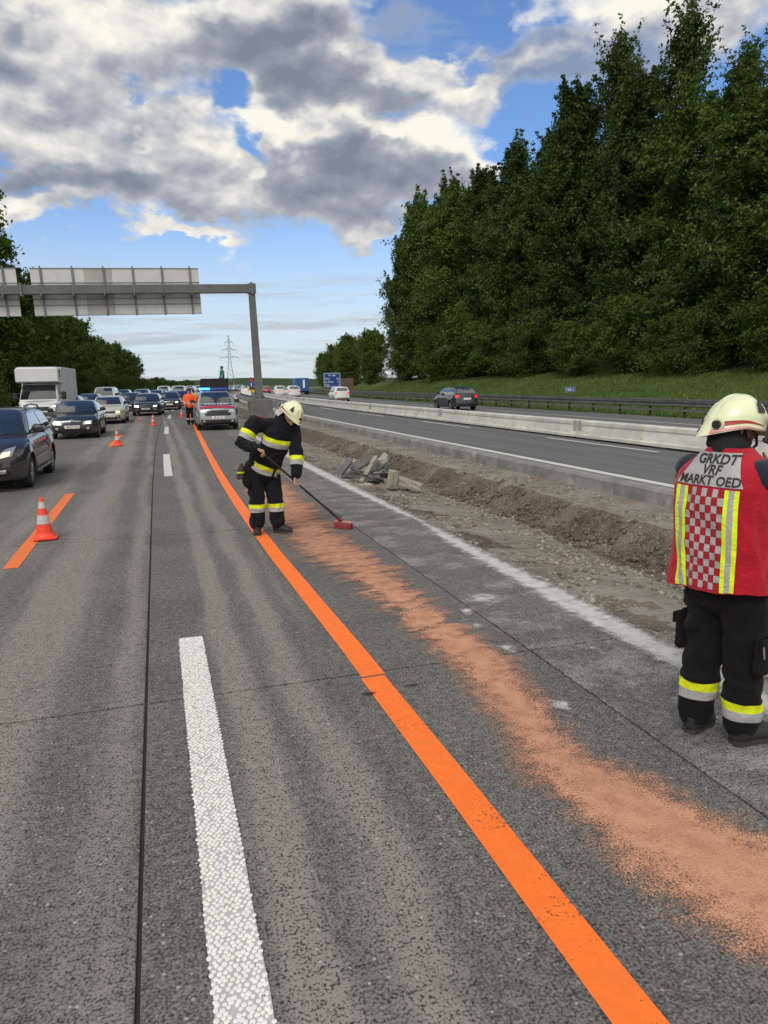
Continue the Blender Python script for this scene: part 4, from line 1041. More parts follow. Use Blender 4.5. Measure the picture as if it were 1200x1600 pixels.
def make_car(name, label, style, paint, loc, rz=0.0, cat='car', group=None, lights=(0,0), grille='bar', plate=None, rails=False, detail=2, spokes=5, lamp=None, rear_on=False, strip_=False):
    P = dict(STY[style]); S = Shell(P); L, hw, H = P['L'], S.hw, P['H']
    root = thing(name, label, cat, loc, rz, group); h0 = P['hood'][0]; s1, s2, s3, s4 = P['cab']
    body = S.mb.build('body', paint, root, 62)
    u = MB(); u.box((0, L/2, .40), (P['W']-.50, L-.9, .34)); u.build('underbody', DARKIN, root)
    # wheels
    wt, wrm, wd = wheel_mesh(S.wr, .20, spokes); mt = wt.mesh('tyre', RUB, 40); mr = wrm.mesh('rim', ALLOY, 40); md = wd.mesh('brake_disc', DARKIN, 40)
    for y in (S.wf, S.wbk):
        for sx in (1, -1):
            w = obj('wheel', mt, root); w.location = (sx*(hw-.115), y, S.wr); w.rotation_euler = (0, 0, 0 if sx > 0 else math.pi)
            r = obj('rim', mr, w); obj('brake_disc', md, w)
    def add(nm, mbp, mat, par=root):
        if mbp is None: return None
        return mbp.build(nm, mat, par, 60)
    zc = S.zt(s1); ztop = H-.075
    # panes
    w0, w1 = hw-.19, hw-.34
    ws = add('windscreen', S.patch([(-w0, zc+.055), (w0, zc+.055), (w1, ztop), (-w1, ztop)], 'f', .012, 10, 8), GLASS)
    zr0 = S.zt(s4)
    add('rear_window', S.patch([(w0-.02, zr0+.07), (-w0+.02, zr0+.07), (-w1, ztop-.05), (w1, ztop-.05)], 'b', .012, 10, 8), GLASS)
    zs = H-.125; bl = S.zt((s1+s4)/2)+.035
    fb = s1+.36; ft = s2+.10; rt = s3-.12; rb = s4-.20; mid = s2+(s3-s2)*(.50 if L > 4 else .6)
    for ax in ('r', 'l'):
        a = S.patch([(fb, bl-.01), (mid-.04, bl), (mid-.05, zs), (ft, zs)], ax, .005, 6, 4); add('side_window', a, GLASS)
        if rt-mid > 1.0:
            q = mid+.92*(rt-mid)*.78
            add('side_window', S.patch([(mid+.03, bl), (q, bl+.01), (q-.05, zs), (mid+.02, zs)], ax, .005, 5, 4), GLASS)
            add('side_window', S.patch([(q+.06, bl+.02), (rb, bl+.05), (rt, zs-.02), (q+.02, zs)], ax, .005, 4, 4), GLASS)
        else:
            add('side_window', S.patch([(mid+.03, bl), (rb, bl+.05), (rt, zs), (mid+.02, zs)], ax, .005, 5, 4), GLASS)
        if detail >= 2:
            for yy in (s1+.30, mid-.01, min(S.wbk-.12, mid+.95)):
                add('door_seam', S.patch([(yy-.006, .33 if abs(yy-S.wbk) > .45 else .72), (yy+.006, .33 if abs(yy-S.wbk) > .45 else .72), (yy+.006, bl-.05), (yy-.006, bl-.05)], ax, .003, 1, 6), DARKIN)
            for yy in (mid-.18, min(S.wbk-.30, mid+.78)):
                add('door_handle', S.patch([(yy-.09, bl-.15), (yy+.09, bl-.145), (yy+.09, bl-.115), (yy-.09, bl-.12)], ax, .02, 3, 1), CHROME if strip_ else paint)
            add('sill_trim', S.patch([(S.wf+.42, .25), (S.wbk-.42, .25), (S.wbk-.42, .31), (S.wf+.42, .31)], ax, .012, 6, 1), CHROME if strip_ else BLK)
            if strip_: add('side_moulding', S.patch([(S.wf+.45, .53), (S.wbk-.45, .56), (S.wbk-.45, .59), (S.wf+.45, .56)], ax, .012, 6, 1), CHROME)
    # mirrors
    for sx in (1, -1):
        m = MB(); cx = sx*(hw+.08); y = s1+.52; z = bl+.07
        m.rings([[Vector((cx+sx*dx*1.0, y+dy, z+dz)) for dx, dz in ((-.10*k,-.06*k),(.09*k,-.075*k),(.115*k,0),(.085*k,.075*k),(-.07*k,.07*k),(-.11*k,.02*k))] for k, dy in ((.55,-.10),(.95,-.06),(1,.0),(.94,.04))])
        m.tube((sx*(hw-.10), y, bl-.0), (cx, y, z-.03), .025, .022, 6); m.build('mirror', BLK if detail < 3 else paint, root, 40)
    # face
    lm = lamp or LAMP
    for k, sx in enumerate((-1, 1)):
        mt_ = {0: lm, 1: LAMP_ON, 2: LAMP_Y}[lights[k]]; fw = S.wpl(.05)
        hz = h0-.02
        x0, x1 = fw*.52, fw*.985
        if style in ('wagon',):     # long swept-back lamp
            fh = add('headlight', S.patch([(sx*x0*.85, hz-.10), (sx*x1, hz-.02), (sx*(x1+.04), hz+.14), (sx*x1*.82, hz+.10)][::1], 'f', .006, 8, 4), LAMP)
            add('headlight_bulb', S.patch([(sx*x1*.72, hz-.045), (sx*x1*.95, hz-.01), (sx*x1*.95, hz+.06), (sx*x1*.76, hz+.045)], 'f', .012, 4, 3), mt_)
        else:
            hh = .13 if style != 'suv' else .12
            fh = add('headlight', S.patch([(sx*x0, hz-hh), (sx*x1, hz-hh*.85), (sx*(x1+.02), hz+.03), (sx*x0*1.1, hz-.015)], 'f', .006, 8, 3), lm)
            add('headlight_bulb', S.patch([(sx*x1*.66, hz-hh*.8), (sx*x1*.93, hz-hh*.7), (sx*x1*.93, hz-.012), (sx*x1*.68, hz-.025)], 'f', .012, 4, 3), mt_ if lights[k] else CHROME)
        if detail >= 2:
            add('fog_lamp', S.patch([(sx*fw*.70, .36), (sx*fw*.84, .37), (sx*fw*.84, .44), (sx*fw*.70, .43)], 'f', .008, 3, 3), LAMP)
            add('bumper_intake', S.patch([(sx*fw*.60, .30), (sx*fw*.93, .32), (sx*fw*.93, .49), (sx*fw*.64, .45)], 'f', .004, 4, 3), BLK)
    gw = hw*.40
    if grille == 'kidney':
        for sx in (-1, 1):
            g = add('grille', S.patch([(sx*.045, h0-.135), (sx*.27, h0-.12), (sx*.30, h0-.03), (sx*.05, h0-.02)], 'f', .012, 5, 3), BLK)
            add('grille_frame', S.patch([(sx*.035, h0-.03), (sx*.31, h0-.035), (sx*.305, h0-.015), (sx*.04, h0-.008)], 'f', .016, 5, 1), CHROME)
    elif grille == 'single':
        add('grille', S.patch([(-.40, .33), (.40, .33), (.44, h0-.06), (-.44, h0-.06)], 'f', .006, 8, 5), BLK)
        for k in range(5): add('grille_bar', S.patch([(-.39, .37+k*.062), (.39, .37+k*.062), (.395, .38+k*.062), (-.395, .38+k*.062)], 'f', .012, 8, 1), plain('dark_chrome', (.12,.12,.125), .3, .9))
    elif grille == 'low':
        add('grille', S.patch([(-.46, .33), (.46, .33), (.52, .57), (-.52, .57)], 'f', .006, 8, 5), BLK)
        for k in range(4): add('grille_bar', S.patch([(-.46, .37+k*.05), (.46, .37+k*.05), (.47, .385+k*.05), (-.47, .385+k*.05)], 'f', .014, 8, 1), plain('grille_bar_grey', (.05,.05,.055), .4))
        add('badge', S.patch([(-.045, .62), (.045, .62), (.045, .70), (-.045, .70)], 'f', .014, 2, 2), CHROME)
    else:
        add('grille', S.patch([(-.44, h0-.155), (.44, h0-.155), (.48, h0-.035), (-.48, h0-.035)], 'f', .006, 8, 4), BLK)
        if detail >= 2:
            for k in range(9):
                xx = -.38+k*.095; add('grille_bar', S.patch([(xx-.008, h0-.15), (xx+.008, h0-.15), (xx+.008, h0-.045), (xx-.008, h0-.045)], 'f', .014, 1, 3), plain('grille_bar_grey', (.05,.05,.055), .4))
            add('grille_frame', S.patch([(-.48, h0-.035), (.48, h0-.035), (.49, h0-.015), (-.49, h0-.015)], 'f', .013, 8, 1), CHROME)
    if grille not in ('single', 'low'): add('lower_intake', S.patch([(-.50, .255), (.50, .255), (.54, .36), (-.54, .36)] if style != 'suv' else [(-.66, .29), (.66, .29), (.72, .47), (-.72, .47)], 'f', .005, 8, 2), BLK)
    if style == 'suv': add('grille_surround', S.patch([(-.52, h0-.27), (.52, h0-.27), (.56, h0-.15), (-.56, h0-.15)], 'f', .005, 8, 2), BLK); add('skid_plate', S.patch([(-.55, .262), (.55, .262), (.55, .30), (-.55, .30)], 'f', .010, 8, 1), CHROME)
    pz = .30 if grille == 'low' else (.56 if style == 'suv' else .47)
    pl = add('number_plate', S.patch([(-.26, pz-.055), (.26, pz-.055), (.26, pz+.055), (-.26, pz+.055)], 'f', .022, 4, 1), PLATE)
    if plate and pl:
        h = S.hit((0, -3, pz), (0,1,0)); put_text('plate_number', plate, .085, INK, pl, (0, h.y-.026, pz), (R_(90), 0, 0), bold=.001)
    add('front_badge', S.patch([(-.04, h0+.0), (.04, h0+.0), (.035, h0+.03), (-.035, h0+.03)], 'f', .01, 2, 2), CHROME) if grille in ('bar', 'kidney') and detail >= 2 else None
    if detail >= 2:
        wl = MB()
        for x0, x1 in ((-.05, -.62), (.5, -.02)):
            a = S.hit((x0, -3, zc+.075), (0,1,0)); b_ = S.hit((x1, -3, zc+.13), (0,1,0))
            if a and b_: wl.tube(a+Vector((0,-.02,0)), b_+Vector((0,-.02,0)), .009, .006, 5)
        if wl.v: wl.build('wiper', BLK, root)
    # tail
    rw = S.wpl(L-.05)
    for sx in (1, -1):
        add('tail_light', S.patch([(sx*(rw-.01), .82), (sx*rw*.66, .84), (sx*rw*.68, .97), (sx*(rw-.02), .99)], 'b', .008, 6, 3), TAIL_ON if rear_on else TAIL)
    add('number_plate', S.patch([(.26, .70), (-.26, .70), (-.26, .81), (.26, .81)], 'b', .015, 4, 1), PLATE)
    add('rear_bumper_trim', S.patch([(rw*.8, .28), (-rw*.8, .28), (-rw*.85, .40), (rw*.85, .40)], 'b', .008, 8, 1), BLK)
    if rails:
        for sx in (1, -1):
            m = MB(); x = sx*(hw-.075-P.get('tuck', .17)-.03); y0, y1 = s2+.12, s3-.05
            m.path([(x, y0, S.zr(y0)-.03), (x, y0+.14, S.zr(y0)+.045), (x, (y0+y1)/2, H+.045), (x, y1-.14, S.zr(y1)+.06), (x, y1, S.zr(y1)-.02)], [.018,.022,.022,.022,.018], 8)
            m.build('roof_rail', BLK if not strip_ else plain('rail_grey', (.30,.31,.32), .35, .6), root, 60)
    root['_shell'] = 0; del root['_shell']
    return root, S

def place(root, x, y, rz): root.location = (x, y, 0.0); root.rotation_euler = (0, 0, rz)
PB = car_paint('paint_dark_grey_violet', (.022,.021,.026)); PK = car_paint('paint_black_brown', (.012,.011,.013)); PBEIGE = car_paint('paint_pale_beige', (.52,.49,.41), .1)
PN = car_paint('paint_dark_blue', (.010,.014,.028)); PBR = car_paint('paint_brown_black', (.020,.016,.014)); PS = car_paint('paint_silver', (.34,.35,.36), .5)
PW = car_paint('paint_white', (.62,.63,.63), .0); PG = car_paint('paint_mid_grey', (.12,.125,.13), .4); PR = car_paint('paint_red', (.28,.012,.015), .1)
PBL = car_paint('paint_blue_grey', (.03,.05,.085), .3); PANTH = car_paint('paint_anthracite', (.018,.019,.023))

QG = 'cars queueing on the near carriageway'
make_car('estate_car', 'dark grey estate car with roof rails and warm headlight at the left picture edge', 'wagon', PB, (-3.30, 14.78, 0), headL(15)+R_(-1), group=QG, lights=(2,2), grille='low', rails=True, detail=3, strip_=True, spokes=7)
make_car('hatchback_car', 'black hatchback with twin oval grille and both headlights lit behind the small estate car', 'compact', PK, (-3.08, 29.5, 0), headL(30), group=QG, lights=(1,1), grille='kidney', plate='AM 417 DC', detail=2)
make_car('saloon_car', 'pale beige saloon car behind the black hatchback', 'saloon', PBEIGE, (-2.55, 40.6, 0), headL(41), group=QG, lights=(0,2), grille='bar', plate='W 5812 F', detail=2)
make_car('saloon_car', 'dark saloon with a tall single grille beside the second orange dash', 'estate', PANTH, (-.72, 50.6, 0), headL(51)+R_(-2), group=QG, lights=(0,1), grille='single', plate='LL 604 KT', detail=2)
make_car('saloon_car', 'dark brown saloon with ribbed grille behind the tall grilled saloon', 'saloon', PBR, (.98, 61.5, 0), headL(62), group=QG, lights=(0,1), grille='bar', detail=2)
make_car('saloon_car', 'black saloon with one lit headlight just left of the person in orange', 'saloon', PK, (2.35, 73, 0), headL(73), group=QG, lights=(0,1), grille='bar', detail=1)
make_car('saloon_car', 'silver saloon whose roof shows behind the black hatchback', 'saloon', PS, (-5.35, 47.5, 0), headL(48), group=QG, detail=1)
make_car('hatchback_car', 'grey hatchback between the silver saloon roof and the beige saloon', 'hatch', PG, (-4.75, 55.5, 0), headL(56), group=QG, detail=1)
make_car('estate_car', 'white van-like car standing above the beige saloon roof', 'van', PW, (-4.35, 67, 0), headL(67), group=QG, detail=1)
make_car('off_road_car', 'grey tall car in the second row behind the white van-like car', 'suv', PG, (-3.4, 77, 0), headL(77), group=QG, detail=1)
make_car('saloon_car', 'dark blue saloon between the beige saloon and the tall grilled saloon', 'saloon', PN, (-2.05, 61, 0), headL(61), group=QG, lights=(0,0), detail=1)
make_car('off_road_car', 'silver roofed tall car just above the tall grilled saloon', 'suv', PS, (-1.55, 79, 0), headL(80), group=QG, detail=1)
make_car('hatchback_car', 'blue grey hatchback above the dark brown saloon', 'hatch', PBL, (-.1, 88, 0), headL(88), group=QG, detail=1)
# the tail of the queue: copies in two lanes, too small to tell apart
protos = []
for st, pt in (('saloon', PS), ('hatch', PK), ('suv', PW), ('saloon', PG), ('estate', PN), ('hatch', PS), ('van', PW)):
    protos.append((st, pt))
QL = 'small car far off in the tail of the traffic queue near the horizon'
base = {}
yy = 86.0; k = 0
while yy < 300:
    for lane, off in ((-.35, 0), (-3.3, 5)):
        st, pt = protos[(k*3+int(off)) % len(protos)]; y = yy+off+random.uniform(-1,1)
        if lane < -3 and y < 95: k += 1; continue
        x = lane + shL(y) + random.uniform(-.25,.25); key = (st, pt.name)
        if key not in base:
            r, _ = make_car('queue_car', QL, st, pt, (x, y, 0), headL(y), group='tail of the traffic queue', lights=(1,1) if k % 3 == 0 else (0,0), detail=1); base[key] = r
        else:
            r = copy_tree(base[key]); place(r, x, y, headL(y))
        k += 1
    yy += 8.2

# police car
pc, S = make_car('police_car', 'silver police car with red and blue bonnet stripes and a blue light bar', 'suv', car_paint('paint_police_silver', (.27,.285,.31), .5), (2.46, 31.75, 0), headL(32), cat='police car', lights=(0,0), grille='bar', plate='BP 60 214', rails=True, detail=2)
def hood_patch(nm, x0, x1, y0, y1, mat, off=.006):
    p = S.patch([(x0, y0), (x1, y0), (x1, y1), (x0, y1)], 't', off, 8, 2); return p.build(nm, mat, pc, 60) if p else None
hood_patch('bonnet_stripe_red', -.72, .72, .16, .42, plain('police_red', (.42,.015,.03), .35))
hood_patch('bonnet_stripe_blue', -.66, .66, .66, 1.02, plain('police_blue', (.012,.03,.16), .35))
o = put_text('bonnet_lettering', 'POLIZEI', .26, WHITE_INK, pc, (0, .84, S.hit((0,.84,4),(0,0,-1)).z+.012), (R_(11), 0, 0), bold=.004, sx=1.15)
lb = MB(); lb.box((0, 2.25, 1.735), (1.25, .26, .11), bev=.03); lbo = lb.build('light_bar', plain('light_bar_blue', (.02,.06,.35), .2, coat=.5), pc, 50)
for sx in (-.40,): 
    m = MB(); m.box((sx, 2.25, 1.745), (.50, .285, .10), bev=.03); m.build('flashing_lamp', BLUE_ON, lbo, 50)
m = MB(); m.box((0, 2.25, 1.66), (1.0, .12, .07)); m.build('light_bar_mount', BLK, lbo)

# oncoming-side cars, driving away
RG = 'cars driving away on the far carriageway'
def away(name, label, st, pt, x, y, **k):
    r, S_ = make_car(name, label, st, pt, (0,0,0), 0, group=RG, detail=2, rear_on=True, **k)
    L = STY[st]['L']; rz = math.pi + headR(y); r.rotation_euler = (0,0,rz); r.location = (x, y+L, 0); return r
away('hatchback_car', 'dark blue grey hatchback driving away alongside the far guardrail', 'hatch', car_paint('paint_slate', (.03,.034,.045), .3), 19.1, 43.4)
away('city_car', 'white boxy small car driving away before the blue road sign', 'city', PW, 18.0, 71.5)
away('off_road_car', 'white tall car, right one of the pair driving away', 'suv', PW, 18.35, 99)
away('off_road_car', 'white tall car, left one of the pair driving away', 'suv', PW, 18.5, 111)
away('hatchback_car', 'small red car far along the far carriageway', 'hatch', PR, 22.0, 150)

# ---------------- box van lorry
tr = thing('box_lorry', 'white box lorry with cab spoiler box and big black mirrors behind the small estate car', 'lorry', (-6.15, 43.0, 0), headL(37)+R_(-1.5))
STY['cab'] = dict(L=2.7,W=2.04,H=2.22,wr=.36,fo=.95,wb=5.0,cab=(.55,1.30,2.45,2.68),hood=(1.02,1.28),belt=(1.28,1.30),nose=.12,zb=.34,tuck=.07)
PT = car_paint('paint_lorry_white', (.60,.61,.64), .0)
cabS = Shell(STY['cab']); cabS.mb.build('cab', PT, tr, 38)
def tp(nm, q, ax, mat, off=.006, nu=8, nv=4):
    p = cabS.patch(q, ax, off, nu, nv); return p.build(nm, mat, tr, 60) if p else None
tp('windscreen', [(-.91,1.34),(.91,1.34),(.82,2.11),(-.82,2.11)], 'f', GLASS, .016, 12, 10)
for ax in 'rl': tp('side_window', [(1.05,1.36),(1.95,1.34),(1.90,2.02),(1.35,2.02)], ax, GLASS)
tp('grille', [(-.52,.72),(.52,.72),(.60,.94),(-.60,.94)], 'f', BLK); tp('bumper', [(-.86,.42),(.86,.42),(.86,.66),(-.86,.66)], 'f', plain('grey_bumper_plastic', (.05,.05,.055), .6), .012)
tp('number_plate', [(-.26,.50),(.26,.50),(.26,.60),(-.26,.60)], 'f', PLATE, .03)
for sx in (-1,1):
    tp('headlight', [(sx*.62,.86),(sx*.93,.88),(sx*.95,1.08),(sx*.70,1.02)], 'f', LAMP, .008)
    tp('headlight_bulb', [(sx*.72,.92),(sx*.90,.92),(sx*.90,1.0),(sx*.74,.98)], 'f', LAMP_ON, .014, 3, 2)
    m = MB(); m.box((sx*1.24, .98, 1.52), (.24,.14,.42), bev=.05); m.tube((sx*.98,1.0,1.38), (sx*1.2,1.0,1.42), .03, .03, 6); m.tube((sx*.98,1.0,1.66), (sx*1.2,1.0,1.62), .03, .03, 6); m.build('mirror', BLK, tr, 40)
m = MB(); m.box((-.28,-.02,1.40), (.24,.02,.03)); m.box((.1,-.02,1.40), (.2,.02,.03)); 
PBOX = plain('lorry_box_panel', (.56,.57,.59), .45, var=.04, scale=1.5)
m = MB(); X = 1.07; z0, z1 = .86, 3.08
m.box((0, 4.55, (z0+z1)/2), (2*X, 5.1, z1-z0), bev=.03); bx_ = m.build('cargo_box', PBOX, tr)
m = MB(); m.rings([[Vector((x, y, z)) for x, z in ((-X+.01,zz0),(X-.01,zz0),(X-.01,zz1-.1),(X-.12,zz1),(-X+.12,zz1),(-X+.01,zz1-.1))] for y, zz0, zz1 in ((.62,2.30,2.96),(.70,2.24,3.05),(1.2,2.23,3.08),(1.99,2.22,3.08))]); m.build('spoiler_box', PBOX, tr, 30)
m = MB(); m.box((0,.66,2.64), (1.25,.02,.45), bev=.008); m.build('spoiler_panel', plain('lorry_panel_light', (.60,.61,.63), .45), tr)
for sx in (-1,1):
    m = MB(); m.box((sx*(X-.03),1.3,2.72), (.08,.22,.42), bev=.03); m.build('air_intake', BLK, tr)
for k in range(5):
    for sx in (-1,1):
        m = MB(); m.box((sx*(X+.004), 2.1+k*1.22, (z0+z1)/2), (.012,.05,z1-z0-.06)); m.build('box_rib', plain('lorry_rib', (.44,.45,.46), .5), bx_)
m = MB(); m.box((0, 4.0, .62), (.9, 6.0, .26)); m.build('chassis', DARKIN, tr)
wt, wrm, wd = wheel_mesh(.36, .22, 6); mt = wt.mesh('tyre', RUB, 40); mr = wrm.mesh('rim', ALLOY, 40)
for y in (.95, 5.6):
    for sx in (1,-1):
        w = obj('wheel', mt, tr); w.location = (sx*.88, y, .36); w.rotation_euler = (0,0,0 if sx > 0 else math.pi); obj('rim', mr, w)

# ---------------- dark works lorry with a tall board body behind the police car
kt = thing('works_lorry', 'black works lorry with a tall dark load body behind the police car', 'lorry', (5.0, 62.5, 0), headL(62))
kt.location = (3.78+.0, 50.0, 0)
m = MB(); m.box((0, 3.3, 1.68), (1.78, 5.6, 1.32), bev=.03); lb_ = m.build('load_body', plain('black_load_panel', (.010,.010,.013), .5, var=.3, scale=2), kt)
for k in range(6):
    m = MB(); m.box((.90, .8+k*1.0, 1.68), (.03,.07,1.26)); m.build('body_post', BLK, lb_)
m = MB(); m.box((0, .47, 2.33), (1.80,.05,.06)); m.build('top_rail', plain('rail_dark', (.03,.03,.034), .5), lb_)
m = MB(); m.box((0, -.6, 1.15), (1.75, 1.9, 1.1), top=.94, bev=.08); cbn = m.build('cab', BLK, kt)
m = MB(); m.box((0, -1.56, 1.38), (1.5,.03,.55), bev=.01); m.build('windscreen', GLASS, cbn)
m = MB(); m.box((0, 2.6, .72), (.9, 6.4, .28)); m.build('chassis', DARKIN, kt)
for y in (-.6, 4.6):
    for sx in (1,-1):
        w = obj('wheel', mt, kt); w.location = (sx*.78, y, .36); w.rotation_euler = (0,0,0 if sx > 0 else math.pi); obj('rim', mr, w)
# ---------------- yellow works truck and blue lorry far off
yt = thing('works_truck', 'small yellow works truck far along the road right of the gantry post', 'truck', (18.5, 146, 0), headR(146))
m = MB(); m.box((0,0,1.0), (2.2,2.0,1.3), top=.9, bev=.08); m.build('cab', plain('works_yellow', (.62,.36,.02), .5), yt)
m = MB(); m.box((0,-1.02,1.25), (1.7,.03,.5)); m.build('windscreen', GLASS, yt)
m = MB(); m.box((0,2.6,1.15), (2.3,3.0,1.0), bev=.04); m.build('load_body', plain('works_yellow', (.62,.36,.02), .5), yt)
m = MB(); m.box((0,.2,2.05), (.9,.2,.7), bev=.03); m.build('beacon_board', plain('works_pale', (.55,.5,.2), .5), yt)
m = MB()
for y in (-.2,3.2):
    for sx in (-1,1): m.disc((sx*1.0,y,.42), (1,0,0), .42, .28, 16)
m.build('wheel_set', RUB, yt, 40)
bt = thing('blue_lorry', 'blue lorry with white lettering far along the road beside the brown noise wall', 'lorry', (24.7, 128, 0), headR(128))
m = MB(); m.box((0,3,1.75), (2.3,6.5,2.3), bev=.04); bo = m.build('cargo_box', plain('lorry_blue', (.015,.09,.26), .5), bt)
for i, s_ in enumerate(('T','R','A')): pass
m = MB(); m.box((.3,-.26,1.9), (.35,.02,1.4)); m.build('white_marking', WHITE_INK, bo)
m = MB(); m.box((0,3,.5), (2.2,6.0,.3)); m.build('chassis', DARKIN, bt)
m = MB()
for y in (1,5):
    for sx in (-1,1): m.disc((sx*1.05,y,.48), (1,0,0), .48, .3, 16)
m.build('wheel_set', RUB, bt, 40)

# ------------------------------------------------------------------ trees
def tree_proto(seed, H, R, prof, nl, leaf, base=.04, up=(.35,1.0), limbs=58, spread=.5):
    rr = np.random.default_rng(seed); rd = random.Random(seed)
    b = MB(); pts = [(0,0,-.4)]; x = y = 0
    for k in range(1, 8):
        x += rd.uniform(-.018,.018)*H; y += rd.uniform(-.018,.018)*H; pts.append((x*.6, y*.6, H*.94*k/7))
    b.path(pts, [H*.016*(1-.9*k/7)+.02 for k in range(8)], 8)
    tp_ = lambda z: (np.interp(z, [p[2] for p in pts], [p[0] for p in pts]), np.interp(z, [p[2] for p in pts], [p[1] for p in pts]))
    cl = []
    for i in range(limbs):
        f = base + (1-base)*((i+.5)/limbs)**.92; z0 = H*f*.93; az_ = i*2.39996+rd.uniform(-.4,.4)
        ln = R*np.interp(f, [p[0] for p in prof], [p[1] for p in prof])*rd.uniform(.50,1.32)
        elv = rd.uniform(*up)*(.6+.6*f); bx_, by_ = tp_(z0); p = Vector((bx_, by_, z0)); P = [p.copy()]
        d = Vector((math.cos(az_)*math.cos(elv), math.sin(az_)*math.cos(elv), math.sin(elv)))
        for k in range(4):
            p = p + d*ln/4; P.append(p.copy()); d = (d+Vector((rd.uniform(-.22,.22), rd.uniform(-.22,.22), rd.uniform(-.10,.16)))).normalized()
        b.path(P, [max(.02, ln*.016)*(1-.8*k/4) for k in range(5)], 4, False)
        m_ = max(3, int(ln*2.4))
        for k in range(m_):
            u = (k+.6)/m_*.85+.15; q = P[min(3, int(u*4))].lerp(P[min(4, int(u*4)+1)], u*4-int(u*4)) if u < 1 else P[4]
            w = spread*(.45+.55*ln/R)
            for j in range(3):
                s = Vector((rd.gauss(0,1), rd.gauss(0,1), rd.gauss(0,.75)))*w*(.35+.75*u)
                c = q+s; cl.append((c.x, c.y, c.z, .17+.19*rd.random()))
                if j == 0 and ln > 1.5: b.path([q, c], [.022,.008], 3, False)
        # whippy shoots standing up out of the crown
        for k in range(5 if f > .55 else (2 if f > .3 else 1)):
            q = P[4].lerp(P[2], rd.random()); hh = rd.uniform(.5,2.3)*H/20; dv_ = Vector((rd.gauss(0,.28), rd.gauss(0,.28), 1))
            for j in range(6): c = q+dv_*(hh*(j+1)/6)+Vector((rd.gauss(0,.10), rd.gauss(0,.10), 0)); cl.append((c.x, c.y, c.z, .15*(1-.11*j)+.03))
            b.path([q, q+dv_*hh], [.02,.006], 3, False)
    # leader shoots
    for k in range(4):        # several tops of unlike height
        a = rd.uniform(0,6.28); q = Vector(pts[-3])+Vector((math.cos(a), math.sin(a), 0))*R*.28; e = q+Vector((math.cos(a)*R*.16, math.sin(a)*R*.16, H*rd.uniform(.14,.27)))
        b.path([Vector(pts[-3]), q, e], [.05,.035,.012], 4, False)
        for j in range(26): c = q.lerp(e, rd.random()); w = R*.15*(1.1-(c.z-q.z)/max(.1, e.z-q.z)*.8); c = c+Vector((rd.gauss(0,w), rd.gauss(0,w), rd.gauss(0,.3))); cl.append((c.x, c.y, c.z, .18))
    for k in range(10):
        a = rd.uniform(0,6.28); c = Vector(pts[-1])+Vector((math.cos(a)*R*.10*rd.random(), math.sin(a)*R*.10*rd.random(), H*.06*rd.random())); cl.append((c.x, c.y, c.z, .25))
    cl = np.array(cl); idx = rr.integers(0, len(cl), nl); cc = cl[idx]
    ctr = cc[:,:3] + rr.normal(size=(nl,3))*cc[:,3:4]*np.array([1.05,1.05,.72])
    nrm = rr.normal(size=(nl,3))*.8 + np.array([0,0,.55]) + np.stack([ctr[:,0], ctr[:,1], 0*ctr[:,0]],1)/(R+.1)*.7
    nrm /= np.linalg.norm(nrm, axis=1)[:,None]
    t1 = np.cross(nrm, rr.normal(size=(nl,3))); t1 /= np.linalg.norm(t1, axis=1)[:,None]; t2 = np.cross(nrm, t1)
    s = leaf*(.65+.7*rr.random(nl))[:,None]; bend = nrm*s*.22
    V = np.stack([ctr-t1*s, ctr-t2*s*.52-bend*.3, ctr+t1*s-bend, ctr+t2*s*.52-bend*.3],1).reshape(-1,3)
    F = np.arange(nl*4).reshape(-1,4)
    return b.mesh('trunk', BARK, 60), V, F
class TreeKind:
    def __init__(s, leafmat, *a, **k):
        s.tm, V, F = tree_proto(*a, **k); s.cm = mesh_np('crown', V, F, leafmat); s.H = a[1]
    def put(s, name, label, x, y, z, sc, rz, group, wide=1.0):
        t = thing(name, label, 'tree', (x, y, z), rz, group); t.scale = (sc*wide, sc*wide, sc)
        obj('trunk', s.tm, t); obj('crown', s.cm, t); return t
P_COL = [(0,.55),(.12,.85),(.35,1.0),(.6,.84),(.8,.62),(.92,.40),(1,.22)]
P_ROU = [(0,.65),(.2,.95),(.45,1.0),(.7,.92),(.88,.66),(1,.40)]
P_OPEN = [(0,.25),(.2,.5),(.45,.85),(.65,1.0),(.85,.75),(1,.3)]
K_A = TreeKind(LEAF_D, 11, 22., 4.6, P_COL, 72000, .135, up=(.45,1.1), limbs=76, spread=.55)
K_B = TreeKind(LEAF_M, 12, 18., 5.0, P_ROU, 72000, .14, up=(.25,.85), limbs=80, spread=.70)
K_C = TreeKind(LEAF_D, 13, 25., 3.8, P_OPEN, 19000, .135, base=.12, up=(.7,1.25), limbs=54, spread=.42)
K_D = TreeKind(LEAF_M, 21, 18., 5.2, [(0,.7),(.25,.9),(.5,1.05),(.72,.95),(.88,.72),(1,.45)], 72000, .14, up=(.1,.75), limbs=60, spread=.72)
K_E = TreeKind(LEAF_D, 22, 22., 4.4, [(0,.4),(.2,.8),(.4,.75),(.6,1.0),(.8,.7),(.93,.5),(1,.3)], 60000, .135, up=(.5,1.15), limbs=58, spread=.55)
K_S = TreeKind(LEAF_M, 14, 7., 3.0, P_ROU, 30000, .11, base=.02, up=(.2,.9), limbs=44, spread=.5)
K_L = TreeKind(LEAF_M, 15, 12., 4.0, P_ROU, 46000, .135, up=(.3,.9), limbs=64, spread=.55)
TG = 'trees of the wood on the right bank'
